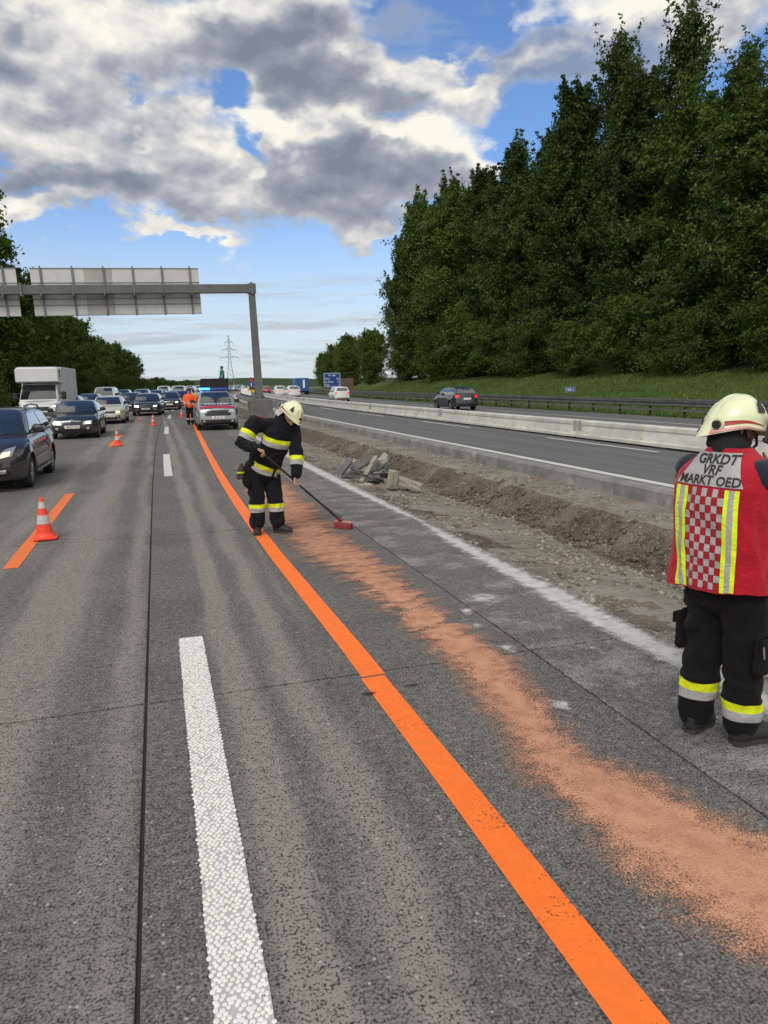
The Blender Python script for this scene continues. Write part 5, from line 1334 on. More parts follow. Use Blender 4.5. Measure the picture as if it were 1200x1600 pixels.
RT = [ # kind, x, y, height, width, label
 (K_D,38.5,31.5,16,1.05,'broad green tree at the right picture edge behind the red vest helmet'),
 (K_B,36.5,38,16,1.1,'low bushy green tree in front of the tallest right trees'),
 (K_C,38.5,42,20.5,1.0,'tall open tree leaning over at the top right corner'),
 (K_D,39.0,45.5,18.5,1.0,'full green tree just left of the right picture edge'),
 (K_C,40,50.5,26.2,1.0,'tallest thin tree of the wood with sky showing through its top'),
 (K_A,38.8,54.5,23,1.0,'dense dark tree below the tallest thin tree'),
 (K_C,40.2,58.5,27.8,1.0,'second tall thin tree, left of the tallest one'),
 (K_A,38.0,62,25.0,1.0,'tall dark pointed tree on the left flank of the tall group'),
 (K_A,38.6,67.5,22.5,1.0,'tall dark tree where the wood steps down'),
 (K_D,37.2,72,18,1.0,'broad tree filling the middle of the wood edge'),
 (K_E,38.6,76,23.4,1.0,'dark tree with a pointed top right of the gap in the wood'),
 (K_A,37.6,82,23,1.05,'dark tree with a high top in the middle of the wood'),
 (K_B,36.6,87,21.5,1.05,'broad dark green tree left of the middle of the wood'),
 (K_E,37.4,92,24.0,1.0,'pointed dark tree in the left part of the wood'),
 (K_D,36.4,98,23.5,.95,'tall dark tree third from the left end of the wood'),
 (K_A,35.8,104,24.5,.95,'tall dark tree second from the left end of the wood'),
 (K_A,35.0,110,19.5,1.0,'tree at the left end of the wood')]
for i, (k, x, y, h, w, lb) in enumerate(RT):
    xx = x+shR(y); k.put('broadleaf_tree', lb, xx, y, bankz(x, y)-.2, h/k.H, i*1.7, TG, w)
for i in range(15):
    y = 33+5.6*i; x = 45.5+random.uniform(-1.5,1.5); k = (K_A, K_B, K_C)[i % 3]
    k.put('broadleaf_tree', 'tree standing hidden deep in the wood behind its front row', x+shR(y), y, bankz(x, y)-.2, (random.uniform(14,17) if y < 66 else random.uniform(17,20))/k.H, i*2.1, 'trees deep in the right wood', 1.1)
for i in range(17):
    y = 29+5.0*i+random.uniform(-1,1); x = 34.6+random.uniform(-.8,.9)
    K_S.put('shrub', 'low leafy shrub at the grassy foot of the right wood', x+shR(y), y, bankz(x, y)-.15, random.uniform(.55,1.0), i*1.3, 'shrubs at the foot of the right wood', 1.15)['category'] = 'shrub'
for i, (x, y, h) in enumerate([(33,128,6),(35.5,136,9.5),(32,146,8),(37,150,11),(33,160,10),(36,172,12),(32,186,9),(35,200,11),(32,215,10),(36,232,13),(32,250,10),(34,272,12),(30,295,10),(34,320,12),(31,345,11)]):
    K_L.put('broadleaf_tree', 'smaller green tree in the line beyond the blue distance sign', x+shR(y), y, bankz(x,y)-.2, h/12, i*1.9, 'trees beyond the right wood', 1.0)
LT = [(K_L,-15.6,60,12.0,1.0,'large dark tree at the left picture edge behind the sign boards'),(K_L,-15.2,66,15.4,.95,'tallest dark tree of the left row rising above the sign boards'),
 (K_L,-13.6,72,11.2,1.0,'dark tree just right of the tallest left tree'),(K_L,-13.4,79,10.4,1.0,'tree of the left row below the wide sign board'),
 (K_L,-13.2,86,9.6,1.0,'tree of the left row behind the lorry box'),(K_L,-13.0,93,9.0,.95,'open topped tree right of the lorry box'),(K_L,-12.8,101,9.4,.9,'tree with a pale feathery top in the left row'),
 (K_L,-12.8,110,7.8,1.0,'round tree in the middle of the left row'),(K_L,-12.8,119,8.2,1.05,'rounded tree two before the end of the left row'),(K_L,-12.6,128,8.0,1.05,'round dark tree near the end of the left row'),
 (K_L,-12.3,137,7.2,1.05,'low round tree next to last in the left row'),(K_L,-12.0,146,6.8,1.05,'last round tree at the right end of the left row')]
for i, (k, x, y, h, w, lb) in enumerate(LT):
    k.put('broadleaf_tree', lb, x+shL(y), y, .5, h/k.H, i*1.31+.4, 'trees of the row along the left verge', w)
for i in range(12):
    y = 52+8*i; x = -19.5+random.uniform(-1,1)
    K_L.put('broadleaf_tree', 'tree half hidden behind the left roadside row', x+shL(y), y, .8, (13-6*min(1, i/9))/12, i*2.3, 'trees behind the left row', 1.15)
for i in range(16):
    y = 50+6.2*i; x = -11.9+random.uniform(-.5,.4)
    K_S.put('shrub', 'low shrub at the foot of the left tree row', x+shL(y), y, .1, random.uniform(.35,.6), i*1.7, 'shrubs at the foot of the left row', 1.2)['category'] = 'shrub'
for i in range(9):
    y = 156+12*i; x = -12.0
    K_S.put('shrub', 'distant roadside bush beyond the left tree row', x+shL(y)-.03*(y-150), y, -.2, random.uniform(.4,.6), i*1.7, 'bushes beyond the left row', 1.4)['category'] = 'shrub'

# ------------------------------------------------------------------ people
CR = Vector((math.cos(YAW), -math.sin(YAW), 0)); CD = Vector((math.sin(YAW), math.cos(YAW), 0))   # the view's horizontal axes: right and away
def frame_pt(p): return CR*p[0] + CD*p[1] + Vector((0,0,p[2]))
class Sculpt:
    """collects solid tapered limbs and fuses them to one skin"""
    def __init__(s): s.b = MB()
    def limb(s, pts, rad, n=14, flat=None):
        """pts in figure axes; rad radius or (rx, ry) with flat = direction of rx"""
        P = [Vector(p) for p in pts]; R = [r if hasattr(r, '__len__') else (r, r) for r in rad]
        # rounded ends
        d0 = (P[0]-P[1]).normalized(); d1 = (P[-1]-P[-2]).normalized()
        r0, r1 = min(R[0]), min(R[-1])
        PP = [P[0]+d0*r0*.95, P[0]+d0*r0*.6]+P+[P[-1]+d1*r1*.6, P[-1]+d1*r1*.95]
        RR = [tuple(q*.3 for q in R[0]), tuple(q*.8 for q in R[0])]+R+[tuple(q*.8 for q in R[-1]), tuple(q*.3 for q in R[-1])]
        rs = []; ref = Vector(flat) if flat is not None else None
        for i, p in enumerate(PP):
            t = (PP[min(i+1, len(PP)-1)]-PP[max(i-1, 0)]).normalized()
            if ref is None: ref = Vector((0,0,1)) if abs(t.z) < .8 else Vector((1,0,0))
            x = ref - t*ref.dot(t); x = x.normalized() if x.length > 1e-4 else t.orthogonal().normalized(); y = t.cross(x)
            if flat is None: ref = x
            rs.append([p + x*(math.cos(a)*RR[i][0]) + y*(math.sin(a)*RR[i][1]) for a in (2*math.pi*k/n for k in range(n))])
        s.b.rings(rs, True)
    def ball(s, c, r): s.b.ball(c, r, 14, 9)
    def fuse(s, name, mat, parent, voxel=.012, smooth=4, folds=0.0, fscale=9., seed=0, floor=None):
        me = bpy.data.meshes.new(name); me.from_pydata(s.b.v, [], s.b.f); me.validate()
        bm = bmesh.new(); bm.from_mesh(me); bmesh.ops.recalc_face_normals(bm, faces=bm.faces); bm.to_mesh(me); bm.free()
        o = bpy.data.objects.new(name, me); C.objects.link(o)
        r = o.modifiers.new('r', 'REMESH'); r.mode = 'VOXEL'; r.voxel_size = voxel
        m = o.modifiers.new('s', 'SMOOTH'); m.factor = .5; m.iterations = smooth
        bpy.context.view_layer.update()
        me2 = bpy.data.meshes.new_from_object(o.evaluated_get(bpy.context.evaluated_depsgraph_get())); bpy.data.objects.remove(o)
        me2.name = name
        if folds:
            n = len(me2.vertices); co = np.empty(n*3, np.float32); no = np.empty(n*3, np.float32)
            me2.vertices.foreach_get('co', co); me2.vertices.foreach_get('normal', no); co = co.reshape(-1,3); no = no.reshape(-1,3)
            h = np.empty(n, np.float32); S_ = Vector((seed*3.7, seed, 0))
            for i in range(n):
                p = Vector(co[i]); w = mnoise.noise_vector(p*4+S_)*.10
                q = p+w; a = mnoise.noise(Vector((q.x*fscale, q.y*fscale, q.z*fscale*1.5))+S_); c_ = mnoise.noise(Vector((q.x*fscale*2.3, q.y*fscale*2.3, q.z*fscale*3.2))+S_)
                h[i] = (1-abs(a)*2.2)*.75 + c_*.35
            co += no*h[:,None]*folds
            if floor is not None: co[:,2] = np.maximum(co[:,2], floor)
            me2.vertices.foreach_set('co', co.ravel())
        me2.materials.clear(); me2.materials.append(mat)
        me2.polygons.foreach_set('use_smooth', [True]*len(me2.polygons)); me2.update()
        return obj(name, me2, parent)
def band(src, name, mat, p, nrm, half, parent, off=.004, rad=.5, keep=None):
    """a tape sewn round a garment: the strip of its surface between two planes, lifted off it"""
    bm = bmesh.new(); bm.from_mesh(src.data); p = Vector(p); nrm = Vector(nrm).normalized()
    for q, sg in ((p+nrm*half, 1), (p-nrm*half, -1)):
        bmesh.ops.bisect_plane(bm, geom=bm.verts[:]+bm.edges[:]+bm.faces[:], plane_co=q, plane_no=nrm*sg, clear_outer=True)
    bad = [f for f in bm.faces if (f.calc_center_median()-p).length > rad or (keep and not keep(f.calc_center_median()))]
    bmesh.ops.delete(bm, geom=bad, context='FACES')
    bm.normal_update(); nv = {v: v.normal.copy() for v in bm.verts}
    for v in bm.verts: v.co += nv[v]*off
    me = bpy.data.meshes.new(name); bm.to_mesh(me); bm.free()
    me.materials.clear(); me.materials.append(mat); 
    for q in me.polygons: q.use_smooth = True
    return obj(name, me, parent)
def hand(S, w, F, N, T, curl=.6, k=1.0, thumb=(.55,.65,.5), spread=.06):
    """w wrist, F towards the fingers, N out of the palm, T towards the thumb"""
    w = Vector(w); F = Vector(F).normalized(); N = Vector(N); N = (N-F*N.dot(F)).normalized(); T = Vector(T); T = (T-F*T.dot(F)-N*T.dot(N)).normalized()
    S.limb([w, w+F*.045*k, w+F*.088*k], [(.030*k,.019*k),(.041*k,.017*k),(.042*k,.014*k)], 12, T)
    for i, (o_, L_) in enumerate(((.030,1.0),(.010,1.10),(-.011,1.03),(-.030,.82))):
        p = w+F*.084*k+T*o_*k; d = (F+T*o_*spread*20).normalized(); P = [p-d*.02]; R = [.0100*k]; a = 0
        for seg, c_ in ((.043,curl*.8),(.028,curl*1.1),(.021,curl*.7)):
            a += c_; dd = d*math.cos(a)+N*math.sin(a); P.append(P[-1]+(dd*(seg*L_*k)) if len(P) > 1 else p+dd*(seg*L_*k)); R.append((.0093,.0086,.0076)[len(R)-1]*k)
        S.limb(P, R, 8)
    p = w+F*.022*k+T*.030*k; d = (F*thumb[0]+T*thumb[1]+N*thumb[2]).normalized(); d2 = (F*.85+N*.45+T*.05).normalized()
    S.limb([p-d*.012, p+d*.040*k, p+d*.040*k+d2*.030*k, p+d*.040*k+d2*.052*k], [.0135*k,.0118*k,.0105*k,.0085*k], 8)
def head(S, c, f, up, k=1.0):
    """head centre c, facing f"""
    c = Vector(c); f = Vector(f).normalized(); up = Vector(up); up = (up-f*up.dot(f)).normalized(); s = f.cross(up)
    P = lambda a, b_, z: c+f*(a*k)+s*(b_*k)+up*(z*k)
    S.limb([P(-.015,0,.045), P(-.005,0,.0), P(.018,0,-.055), P(.030,0,-.092)], [(.074*k,.094*k),(.075*k,.096*k),(.060*k,.072*k),(.036*k,.042*k)], 16, s)
    S.limb([P(.088,0,.018), P(.100,0,-.012), P(.113,0,-.034)], [.010*k,.012*k,.015*k], 8)
    S.limb([P(.092,-.016,-.040), P(.092,.016,-.040)], [.010*k]*2, 8)
    S.limb([P(.088,-.024,-.066), P(.098,0,-.064), P(.088,.024,-.066)], [.007*k,.009*k,.007*k], 8); S.limb([P(.086,-.020,-.076), P(.095,0,-.076), P(.086,.020,-.076)], [.007*k,.009*k,.007*k], 8)
    S.limb([P(.070,-.035,.030), P(.086,0,.024), P(.070,.035,.030)], [.012*k]*3, 8)
    S.ball(P(.080,0,-.100), .022*k)
    for e in (-1, 1): S.limb([P(-.012,e*.076,.020), P(-.006,e*.080,-.005), P(-.004,e*.074,-.035)], [(.012*k,.007*k),(.014*k,.007*k),(.009*k,.006*k)], 8, f)
    return P
def eyes(P, parent, k=1.0):
    for e in (-1, 1):
        m = MB(); m.ball(P(.080,e*.032,.008), .0125*k, 10, 8); o = m.build('eye', plain('eye_white', (.55,.53,.50), .3), parent, 60)
        m = MB(); m.ball(P(.0895,e*.032,.007), .0062*k, 8, 6); m.build('iris', plain('iris_dark', (.03,.02,.015), .3), o, 60)

def make_helmet(parent, c, f, up, k=1.0, flap=True):
    """firefighter's helmet round the point c on the brow line"""
    c = Vector(c); f = Vector(f).normalized(); up = Vector(up); up = (up-f*up.dot(f)).normalized(); s = f.cross(up)   # s: wearer's right
    def H(th, ph, off=0.0):
        """th azimuth (0 front, + right), ph 0 rim .. 1 crown"""
        cf = math.cos(th); a = ph*math.pi/2
        rim = -.045 - .055*max(0, -cf)**1.4 + .012*math.sin(abs(th))
        peak = .050*max(0, cf)**3*max(0, 1-ph*2.4)
        flare = .016*max(0, -cf)**1.5*max(0, 1-ph*4) + .008*max(0, 1-ph*6)
        lx = (.148 + .006*max(0,-cf))*(math.cos(a)**.80 if ph < 1 else 0) + peak + flare
        ly = .122*(math.cos(a)**.80 if ph < 1 else 0) + flare*.6
        z = rim*(1-ph)**1.25 + .138*math.sin(a)**1.05
        ridge = .010*math.exp(-(math.sin(th)/.16)**2)*(1 if cf > -1 else 0)*math.sin(min(1, ph*1.6)*math.pi/2)*(1-ph**6)
        x = lx*cf; y = ly*math.sin(th); n = Vector((x/.022, y/.015, max(z, -.02)/.019)); n = n.normalized()
        # raised side panels
        sp = .009*(1/(1+math.exp(-60*(abs(math.sin(th))-.45))))*(1/(1+math.exp(-40*(ph-.20))))*(1/(1+math.exp(40*(ph-.62))))
        o = off+ridge+sp
        x += n.x*o; y += n.y*o; z += n.z*o
        return c + (f*x + s*y + up*z)*k
    root_name = 'helmet'
    m = MB(); nth, nph = 48, 16
    rows = [[H(2*math.pi*i/nth, j/nph) for i in range(nth+1)] for j in range(nph)]
    inner = [[c+(p-c)*.955+up*.004*k for p in rows[0]]]; deep = [[c+(p-c)*.9+up*.05*k for p in rows[0]]]
    m.grid(deep+inner+rows); n0 = len(m.v)-(nth+1); m.add([H(0, .9999)], []); t = len(m.v)-1
    for i in range(nth): m.f.append((n0+i, n0+i+1, t)); m.mi.append(0)
    he = m.build('helmet', HELMET, parent, 55)
    def patch_(nm, th0, th1, p0, p1, mat, off, nu=10, nv=3, taper=None):
        g = []
        for j in range(nv+1):
            row = []
            for i in range(nu+1):
                u = i/nu; v = j/nv; a, b_ = (p0, p1) if taper is None else taper(u); row.append(H(th0+(th1-th0)*u, a+(b_-a)*v, off))
            g.append(row)
        mm = MB(); mm.grid(g if th1 > th0 else [r[::-1] for r in g]); return mm.build(nm, mat, he, 60)
    for sg in (1, -1):
        patch_('trim_strip', sg*2.65, sg*.95, .10, .22, HELMET_T, .003, 14, 3, lambda u: (.115, .115+.10*(1-u)**.8+.004))
        patch_('trim_strip_light', sg*2.68, sg*.75, .02, .09, HELMET_P, .004, 14, 2, lambda u: (.018, .018+.075*(1-u)**.7+.003))
        patch_('trim_line', sg*2.60, sg*.95, .05, .06, plain('trim_white', (.7,.66,.6), .5), .006, 14, 1, lambda u: (.05-.02*u, .062-.02*u))
        patch_('vent', sg*1.32, sg*.98, .34, .66, BLK, .009, 5, 5, lambda u: (.34, .40+.24*(1-abs(u-.35)*1.4)))
        p = H(2.50 if sg > 0 else -2.15, .17, .002); n_ = (p-c).normalized(); mm = MB(); mm.disc(p+n_*.003*k, n_, .030*k, .014*k, 20); o = mm.build('knob_seat', HELMET, he, 40); mm = MB(); mm.disc(p+n_*.014*k, n_, .020*k, .024*k, 20); mm.build('knob', BLK, o, 40)
    patch_('crest_strip', -.05, .05, .15, .50, HELMET_T, .012, 2, 6)
    patch_('front_plate', -.22, .22, .10, .30, BLK, .006, 6, 4)
    return he, H

def boot(S, heel, toe, k=1.0):
    h = Vector(heel); t = Vector(toe); d = (t-h); d.z = 0; L = d.length; d.normalize(); s = Vector((d.y,-d.x,0))
    S.limb([h+d*.05+Vector((0,0,.30*k)), h+d*.045+Vector((0,0,.16*k)), h+d*.05+Vector((0,0,.07))], [.066*k,.064*k,.064*k])
    S.limb([h+d*.03+Vector((0,0,.045)), h+d*(L*.35)+Vector((0,0,.055)), h+d*(L*.7)+Vector((0,0,.048)), h+d*(L-.04)+Vector((0,0,.042))], [(.044,.046),(.044,.054),(.052,.048),(.046,.038)], 12, s)
def sole(name, heel, toe, parent):
    h = Vector(heel); t = Vector(toe); d = (t-h); L = d.length; d.normalize(); s = Vector((d.y,-d.x,0)); m = MB(); out = []
    for u, w in ((-.01,.022),(.02,.038),(.2,.042),(.45,.040),(.7,.048),(.9,.040),(.97,.020)): out.append((u, w))
    prof = [h+d*(L*u)+s*w for u, w in out]+[h+d*(L*u)-s*w for u, w in out[::-1]]
    m.rings([[p+Vector((0,0,.002)) for p in prof],[p+Vector((0,0,.026)) for p in prof]]); m.build(name, SOLE, parent, 40)

# ============ firefighter sweeping
def T(*p): return frame_pt(p)
ff = thing('person', 'firefighter in dark turnout gear and pale helmet bending over to sweep the road', 'person', (1.2, 9.25, .006))
f_dir = T(.62,-.78,0); r_dir = T(-.78,-.62,0)
hipR, hipL = T(-.075,-.05,.86), T(.125,.05,.86)
kneeR, kneeL = T(-.045,-.07,.47), T(.165,.03,.46)
ankR, ankL = T(-.07,-.02,.10), T(.19,.03,.10)
heelR, toeR = T(-.085,.07,0), T(-.045,-.20,0)
heelL, toeL = T(.135,.045,0), T(.385,-.045,0)
shR_, elR, wrR = T(-.005,-.20,1.43), T(-.150,-.30,1.185), T(.045,-.405,1.115)
shL_, elL, wrL = T(.425,.02,1.365), T(.475,-.04,1.05), T(.477,-.155,.745)
ch = T(.235,-.08,1.24); nk = T(.335,-.10,1.455)
hd = T(.455,-.165,1.535); hf = T(.52,-.42,-.62); hup = T(.42,-.25,.80)
ax_t = (T(.30,-.09,1.40)-T(.03,0,.86)).normalized()
side = (r_dir - ax_t*r_dir.dot(ax_t)).normalized()
# stick line
bt, bh = T(.035,-.435,1.150), T(1.012,.215,.085)
sdir = (bh-bt).normalized()
S = Sculpt()
S.limb([hipR, kneeR, ankR], [.075,.055,.030]); S.limb([hipL, kneeL, ankL], [.075,.055,.030])
S.limb([T(.02,0,.84), T(.10,-.03,1.02), ch, T(.29,-.09,1.37)], [(.13,.095),(.12,.09),(.135,.09),(.11,.065)], 16, side)
S.limb([T(.29,-.09,1.38), nk, T(.40,-.13,1.50)], [.062,.055,.056])
S.limb([shR_, elR, wrR], [.05,.04,.030]); S.limb([shL_, elL, wrL], [.05,.04,.030])
S.limb([T(.26,-.05,1.32), shR_+Vector((0,0,-.02))], [.045,.045]); S.limb([T(.30,-.05,1.34), shL_+Vector((0,0,-.02))], [.045,.045])
hP = head(S, hd, hf, hup)
hand(S, wrL, (bt+sdir*.66)-wrL+T(.02,0,-.06), T(.75,-.45,-.2), -sdir, 1.05)
hand(S, wrR, T(.9,-.25,-.25), T(.1,-.6,-.8), -sdir+T(0,0,.4), 1.0)
for a, b_ in ((heelR,toeR),(heelL,toeL)): S.limb([a+(b_-a)*.28+Vector((0,0,.055)), b_+Vector((0,0,.05))-(b_-a)*.25], [.028,.024])
S.fuse('body', SKIN, ff, .0062, 3)
eyes(hP, ff)
S = Sculpt(); S.limb([T(.02,0,.98), T(.03,0,.86)], [(.165,.135),(.17,.14)], 18, side)
S.limb([hipR, kneeR.lerp(hipR,.5), kneeR, kneeR.lerp(ankR,.5), ankR+Vector((0,0,.035))], [(.115,.12),.108,.098,.094,.092]); S.limb([hipL, kneeL.lerp(hipL,.5), kneeL, kneeL.lerp(ankL,.5), ankL+Vector((0,0,.035))], [(.115,.12),.105,.098,.094,.092])
tr_ = S.fuse('trousers', NAVY, ff, .013, 2, .015, 8, 1)
for kn, an, dx in ((kneeR, ankR, -1), (kneeL, ankL, 1)):
    p = kn.lerp(an, .34); mid_ = (kneeR+kneeL)/2
    sel = (lambda c, k=dx: (c-mid_).dot(CR)*k > 0)
    band(tr_, 'reflective_band', LIME2, p+Vector((0,0,.026)), (0,0,1), .026, tr_, .005, .3, sel); band(tr_, 'reflective_band', SILVER, p-Vector((0,0,.027)), (0,0,1), .027, tr_, .005, .3, sel)
S = Sculpt(); boot(S, heelR, toeR); boot(S, heelL, toeL); S.fuse('boots', BOOT, ff, .009, 3, .003, 14, 2, floor=.004)
sole('boot_sole', heelR, toeR, ff); sole('boot_sole', heelL, toeL, ff)
S = Sculpt()
hem = T(.045,0,.80)
S.limb([hem, hem+ax_t*.10, hem+ax_t*.26, hem+ax_t*.43, hem+ax_t*.555, hem+ax_t*.635], [(.203,.162),(.193,.154),(.178,.142),(.196,.142),(.200,.126),(.13,.10)], 22, side)
S.limb([T(.24,-.06,1.37), shR_+T(.02,.02,-.02)], [.105,.085]); S.limb([T(.32,-.07,1.36), shL_+T(-.02,0,-.02)], [.105,.085])
S.limb([T(.28,-.085,1.40), nk+T(.01,0,.01)], [.105,.088])
jk = S.fuse('jacket', NAVY, ff, .013, 2, .019, 7, 3)
def bandpair(src, p, n, half, rad, keep=None, off=.006):
    n = Vector(n).normalized(); p = Vector(p)
    band(src, 'reflective_band', LIME2, p+n*half, n, half, src, off, rad, keep); band(src, 'reflective_band', SILVER, p-n*half, n, half*1.05, src, off, rad, keep)
opening = lambda c: abs((c-hem).dot(side)+.03) > .020 or (c-hem).dot(f_dir) < .02
bandpair(jk, hem+ax_t*.072, ax_t, .026, .45, opening); bandpair(jk, hem+ax_t*.455, ax_t+side*.10, .027, .27)
for a, b_, c_, tpos in ((shR_, elR, wrR, .74), (shL_, elL, wrL, None)):
    S = Sculpt(); S.limb([a, a.lerp(b_,.5), b_, b_.lerp(c_,.5), c_.lerp(b_,.10)], [.098,.092,.086,.076,.066]); sl_ = S.fuse('sleeve', NAVY, ff, .012, 2, .014, 8, 5)
    if tpos: bandpair(sl_, a.lerp(b_, .62), a-b_, .028, .16)
    else: bandpair(sl_, b_.lerp(c_, .38), b_-c_, .028, .16)
m = MB(); m.rings([[nk+(r_dir*math.cos(q)*rr_+ (ax_t.cross(r_dir))*math.sin(q)*rr_*.95)+ax_t*h_ for q in (2*math.pi*k/20 for k in range(20))] for rr_, h_ in ((.092,-.05),(.084,.0),(.080,.04),(.072,.035))], False); m.build('collar', NAVY, jk, 60)
m = MB(); m.box(T(.07,-.10,1.485)+ax_t*.012, (.07,.05,.012), Euler((.2,.3,.5))); m.build('shoulder_patch', plain('patch_pink', (.55,.03,.10), .7), jk)
he, Hh = make_helmet(ff, hd+hup.normalized()*.030, hf, hup)
g = []
for j in range(6):
    v = j/5; g.append([Hh(1.75+2.78*i/14, 0, -.012) - hup.normalized()*(.105*v) - hf.normalized()*(.055*v+.03*v*math.sin(i*1.3)*.4) for i in range(15)])
m = MB(); m.grid(g); m.build('neck_flap', plain('silver_flap', (.42,.43,.44), .45, .3), he, 60)
# pouch and gloves clipped to the jacket hem
S = Sculpt(); S.limb([T(-.165,-.14,.80), T(-.135,-.15,.70), T(-.120,-.15,.66)], [(.055,.04),(.085,.055),(.075,.05)], 14, side); pch = S.fuse('belt_pouch', BLACKC, ff, .010, 3, .006, 12, 8)
S = Sculpt(); S.limb([T(-.20,-.17,.90), T(-.215,-.18,.83)], [.03,.045])
for q in range(4): S.limb([T(-.215+.018*(q-1.5),-.18,.82), T(-.225+.022*(q-1.5),-.19,.745-.01*(q % 2))], [.017,.014], 8)
gl = S.fuse('work_gloves', plain('glove_grey', (.035,.037,.034), .85, bmp=.4), ff, .006, 2); band(gl, 'glove_cuff', LIME2, T(-.22,-.18,.815), (0,0,1), .012, gl, .003, .2)
# broom
br = thing('broom', 'red headed broom with a black stick held by the sweeping firefighter', 'broom', (1.2, 9.25, .006))
m = MB(); m.tube(bt - sdir*.10, bh - sdir*.05, .0135, None, 10); m.build('handle', BLK, br, 40)
hx = T(.85,-.52,0).normalized(); hy = Vector((-hx.y, hx.x, 0)); RM = Matrix((hx, hy, Vector((0,0,1)))).transposed()
BR = plain('broom_red', (.22,.022,.025), .55); hc = T(1.03,.215,0)
m = MB(); m.box(hc+Vector((0,0,.080)), (.27,.06,.035), RM, bev=.010); m.build('broom_head', plain('broom_head_pink', (.40,.16,.15), .5), br)
m = MB(); m.tube(bh-sdir*.10, bh+sdir*.01, .022, .020, 10); m.build('socket', BR, br, 40)
m = MB()
for i in range(30):
    for j in range(6):
        p = hc + hx*(-.13+.26*(i+.5)/30) + hy*(-.03+.06*(j+.5)/6); q = p + hx*random.uniform(-.01,.01) + hy*((j-2.5)*.006)
        m.tube(p+Vector((0,0,.066)), q+Vector((0,0,.0)), .0055, .0065, 4)
tag(m.build('bristles', BR, br), kind='stuff')

# ============ firefighter in the red vest, on the phone
v2 = thing('person', 'firefighter in a red checkered vest standing with back turned and phone at ear', 'person', (2.75, 2.85, .006))
f2 = T(.86,.51,0); r2 = T(.51,-.86,0); UP = Vector((0,0,1))
c0 = T(-.09,.0,0)
hipL, hipR = c0+T(.02,0,0)+r2*-.088+UP*.90, c0+T(.02,0,0)+r2*.095+UP*.90
ankL, ankR = T(-.125,.13,.10), T(.050,-.015,.10)
kneeL, kneeR = hipL.lerp(ankL,.5)+f2*.02, hipR.lerp(ankR,.5)+f2*.025
heelL, toeL = T(-.17,.10,0), T(.015,.235,0); heelR, toeR = T(.005,-.035,0), T(.275,.035,0)
shL_, shR_ = c0+r2*-.205+UP*1.425, c0+r2*.205+UP*1.425
elL, wrL = shL_+f2*.10-r2*.05+UP*-.29, shL_+f2*.30+r2*.10+UP*-.36
elR, wrR = shR_+r2*.06+f2*.15+UP*-.29, T(.155,.005,1.43)
nk = c0+f2*.02+UP*1.50; hd = T(-.055,.045,1.645); hf = T(.985,.06,-.16); hup = T(.16,.04,.98)
S = Sculpt()
S.limb([hipL, kneeL, ankL], [.08,.058,.030]); S.limb([hipR, kneeR, ankR], [.08,.058,.030])
S.limb([c0+UP*.86, c0+UP*1.05, c0+UP*1.25, c0+UP*1.40], [(.15,.105),(.145,.10),(.165,.11),(.15,.085)], 16, r2)
S.limb([c0+UP*1.42, nk, hd+UP*-.06], [.068,.062,.060])
S.limb([c0+UP*1.39, shL_], [.07,.055]); S.limb([c0+UP*1.39, shR_], [.07,.058])
S.limb([shL_, elL, wrL], [.055,.044,.032]); S.limb([shR_, shR_.lerp(elR,.6), elR, elR.lerp(wrR,.35), wrR], [.058,.052,.044,.045,.030])
hP = head(S, hd, hf, hup)
hand(S, wrR, T(-.06,.06,1.0), T(-.6,.7,.1), T(-.6,-.6,.1), .45)
hand(S, wrL, r2*.9+f2*.2, -f2+UP*-.2, UP, .6)
for a, b_ in ((heelR,toeR),(heelL,toeL)): S.limb([a+(b_-a)*.28+UP*.055, b_+UP*.05-(b_-a)*.25], [.028,.024])
S.fuse('body', SKIN_T, v2, .0062, 3)
eyes(hP, v2)
# trousers
S = Sculpt(); S.limb([c0+UP*1.02, c0+UP*.92, c0+UP*.84], [(.175,.135),(.18,.145),(.165,.13)], 20, r2)
for h_, k_, a_ in ((hipL,kneeL,ankL),(hipR,kneeR,ankR)):
    S.limb([h_, h_.lerp(k_,.5), k_, k_.lerp(a_,.5), a_+UP*.06, a_+UP*.015], [(.112,.120),.106,.096,.090,.086,.080])
tr_ = S.fuse('trousers', BLACKC, v2, .012, 2, .017, 7, 11)
for k_, a_, sg, z in ((kneeL,ankL,-1,.262),(kneeR,ankR,1,.205)):
    md = (ankL+ankR)/2; sel = (lambda c, q=sg: (c-md).dot((ankR-ankL))*q > 0)
    p = Vector((a_.x, a_.y, z)); band(tr_, 'reflective_band', LIME2, p+UP*.024, (0,0,1), .024, tr_, .005, .3, sel); band(tr_, 'reflective_band', SILVER, p-UP*.026, (0,0,1), .026, tr_, .005, .3, sel)
    S = Sculpt(); oc = (hipR.lerp(kneeR,.92)+r2*.112-f2*.01) if sg > 0 else (hipL.lerp(kneeL,.85)-r2*.105-f2*.02)
    S.limb([oc+UP*.095, oc+UP*-.08], [(.075,.022),(.08,.028)], 14, f2); pk = S.fuse('leg_pocket', BLACKC, tr_, .008, 2, .004, 14, 3)
    m = MB(); m.box(oc+UP*.07+r2*sg*.024, (.16,.014,.06), Matrix((f2, r2, UP)).transposed(), bev=.005); m.build('pocket_flap', BLACKC, tr_)
m = MB(); m.tube(hipR.lerp(kneeR,.92)+r2*.142-f2*.075+UP*.06, hipR.lerp(kneeR,.92)+r2*.148-f2*.07+UP*.0, .006, .004, 6); m.build('zip_pull', plain('zip_grey', (.3,.3,.3), .4, .6), tr_)
S = Sculpt(); boot(S, heelL, toeL); boot(S, heelR, toeR); S.fuse('boots', BOOT, v2, .008, 3, .003, 16, 7, floor=.004)
sole('boot_sole', heelL, toeL, v2); sole('boot_sole', heelR, toeR, v2)
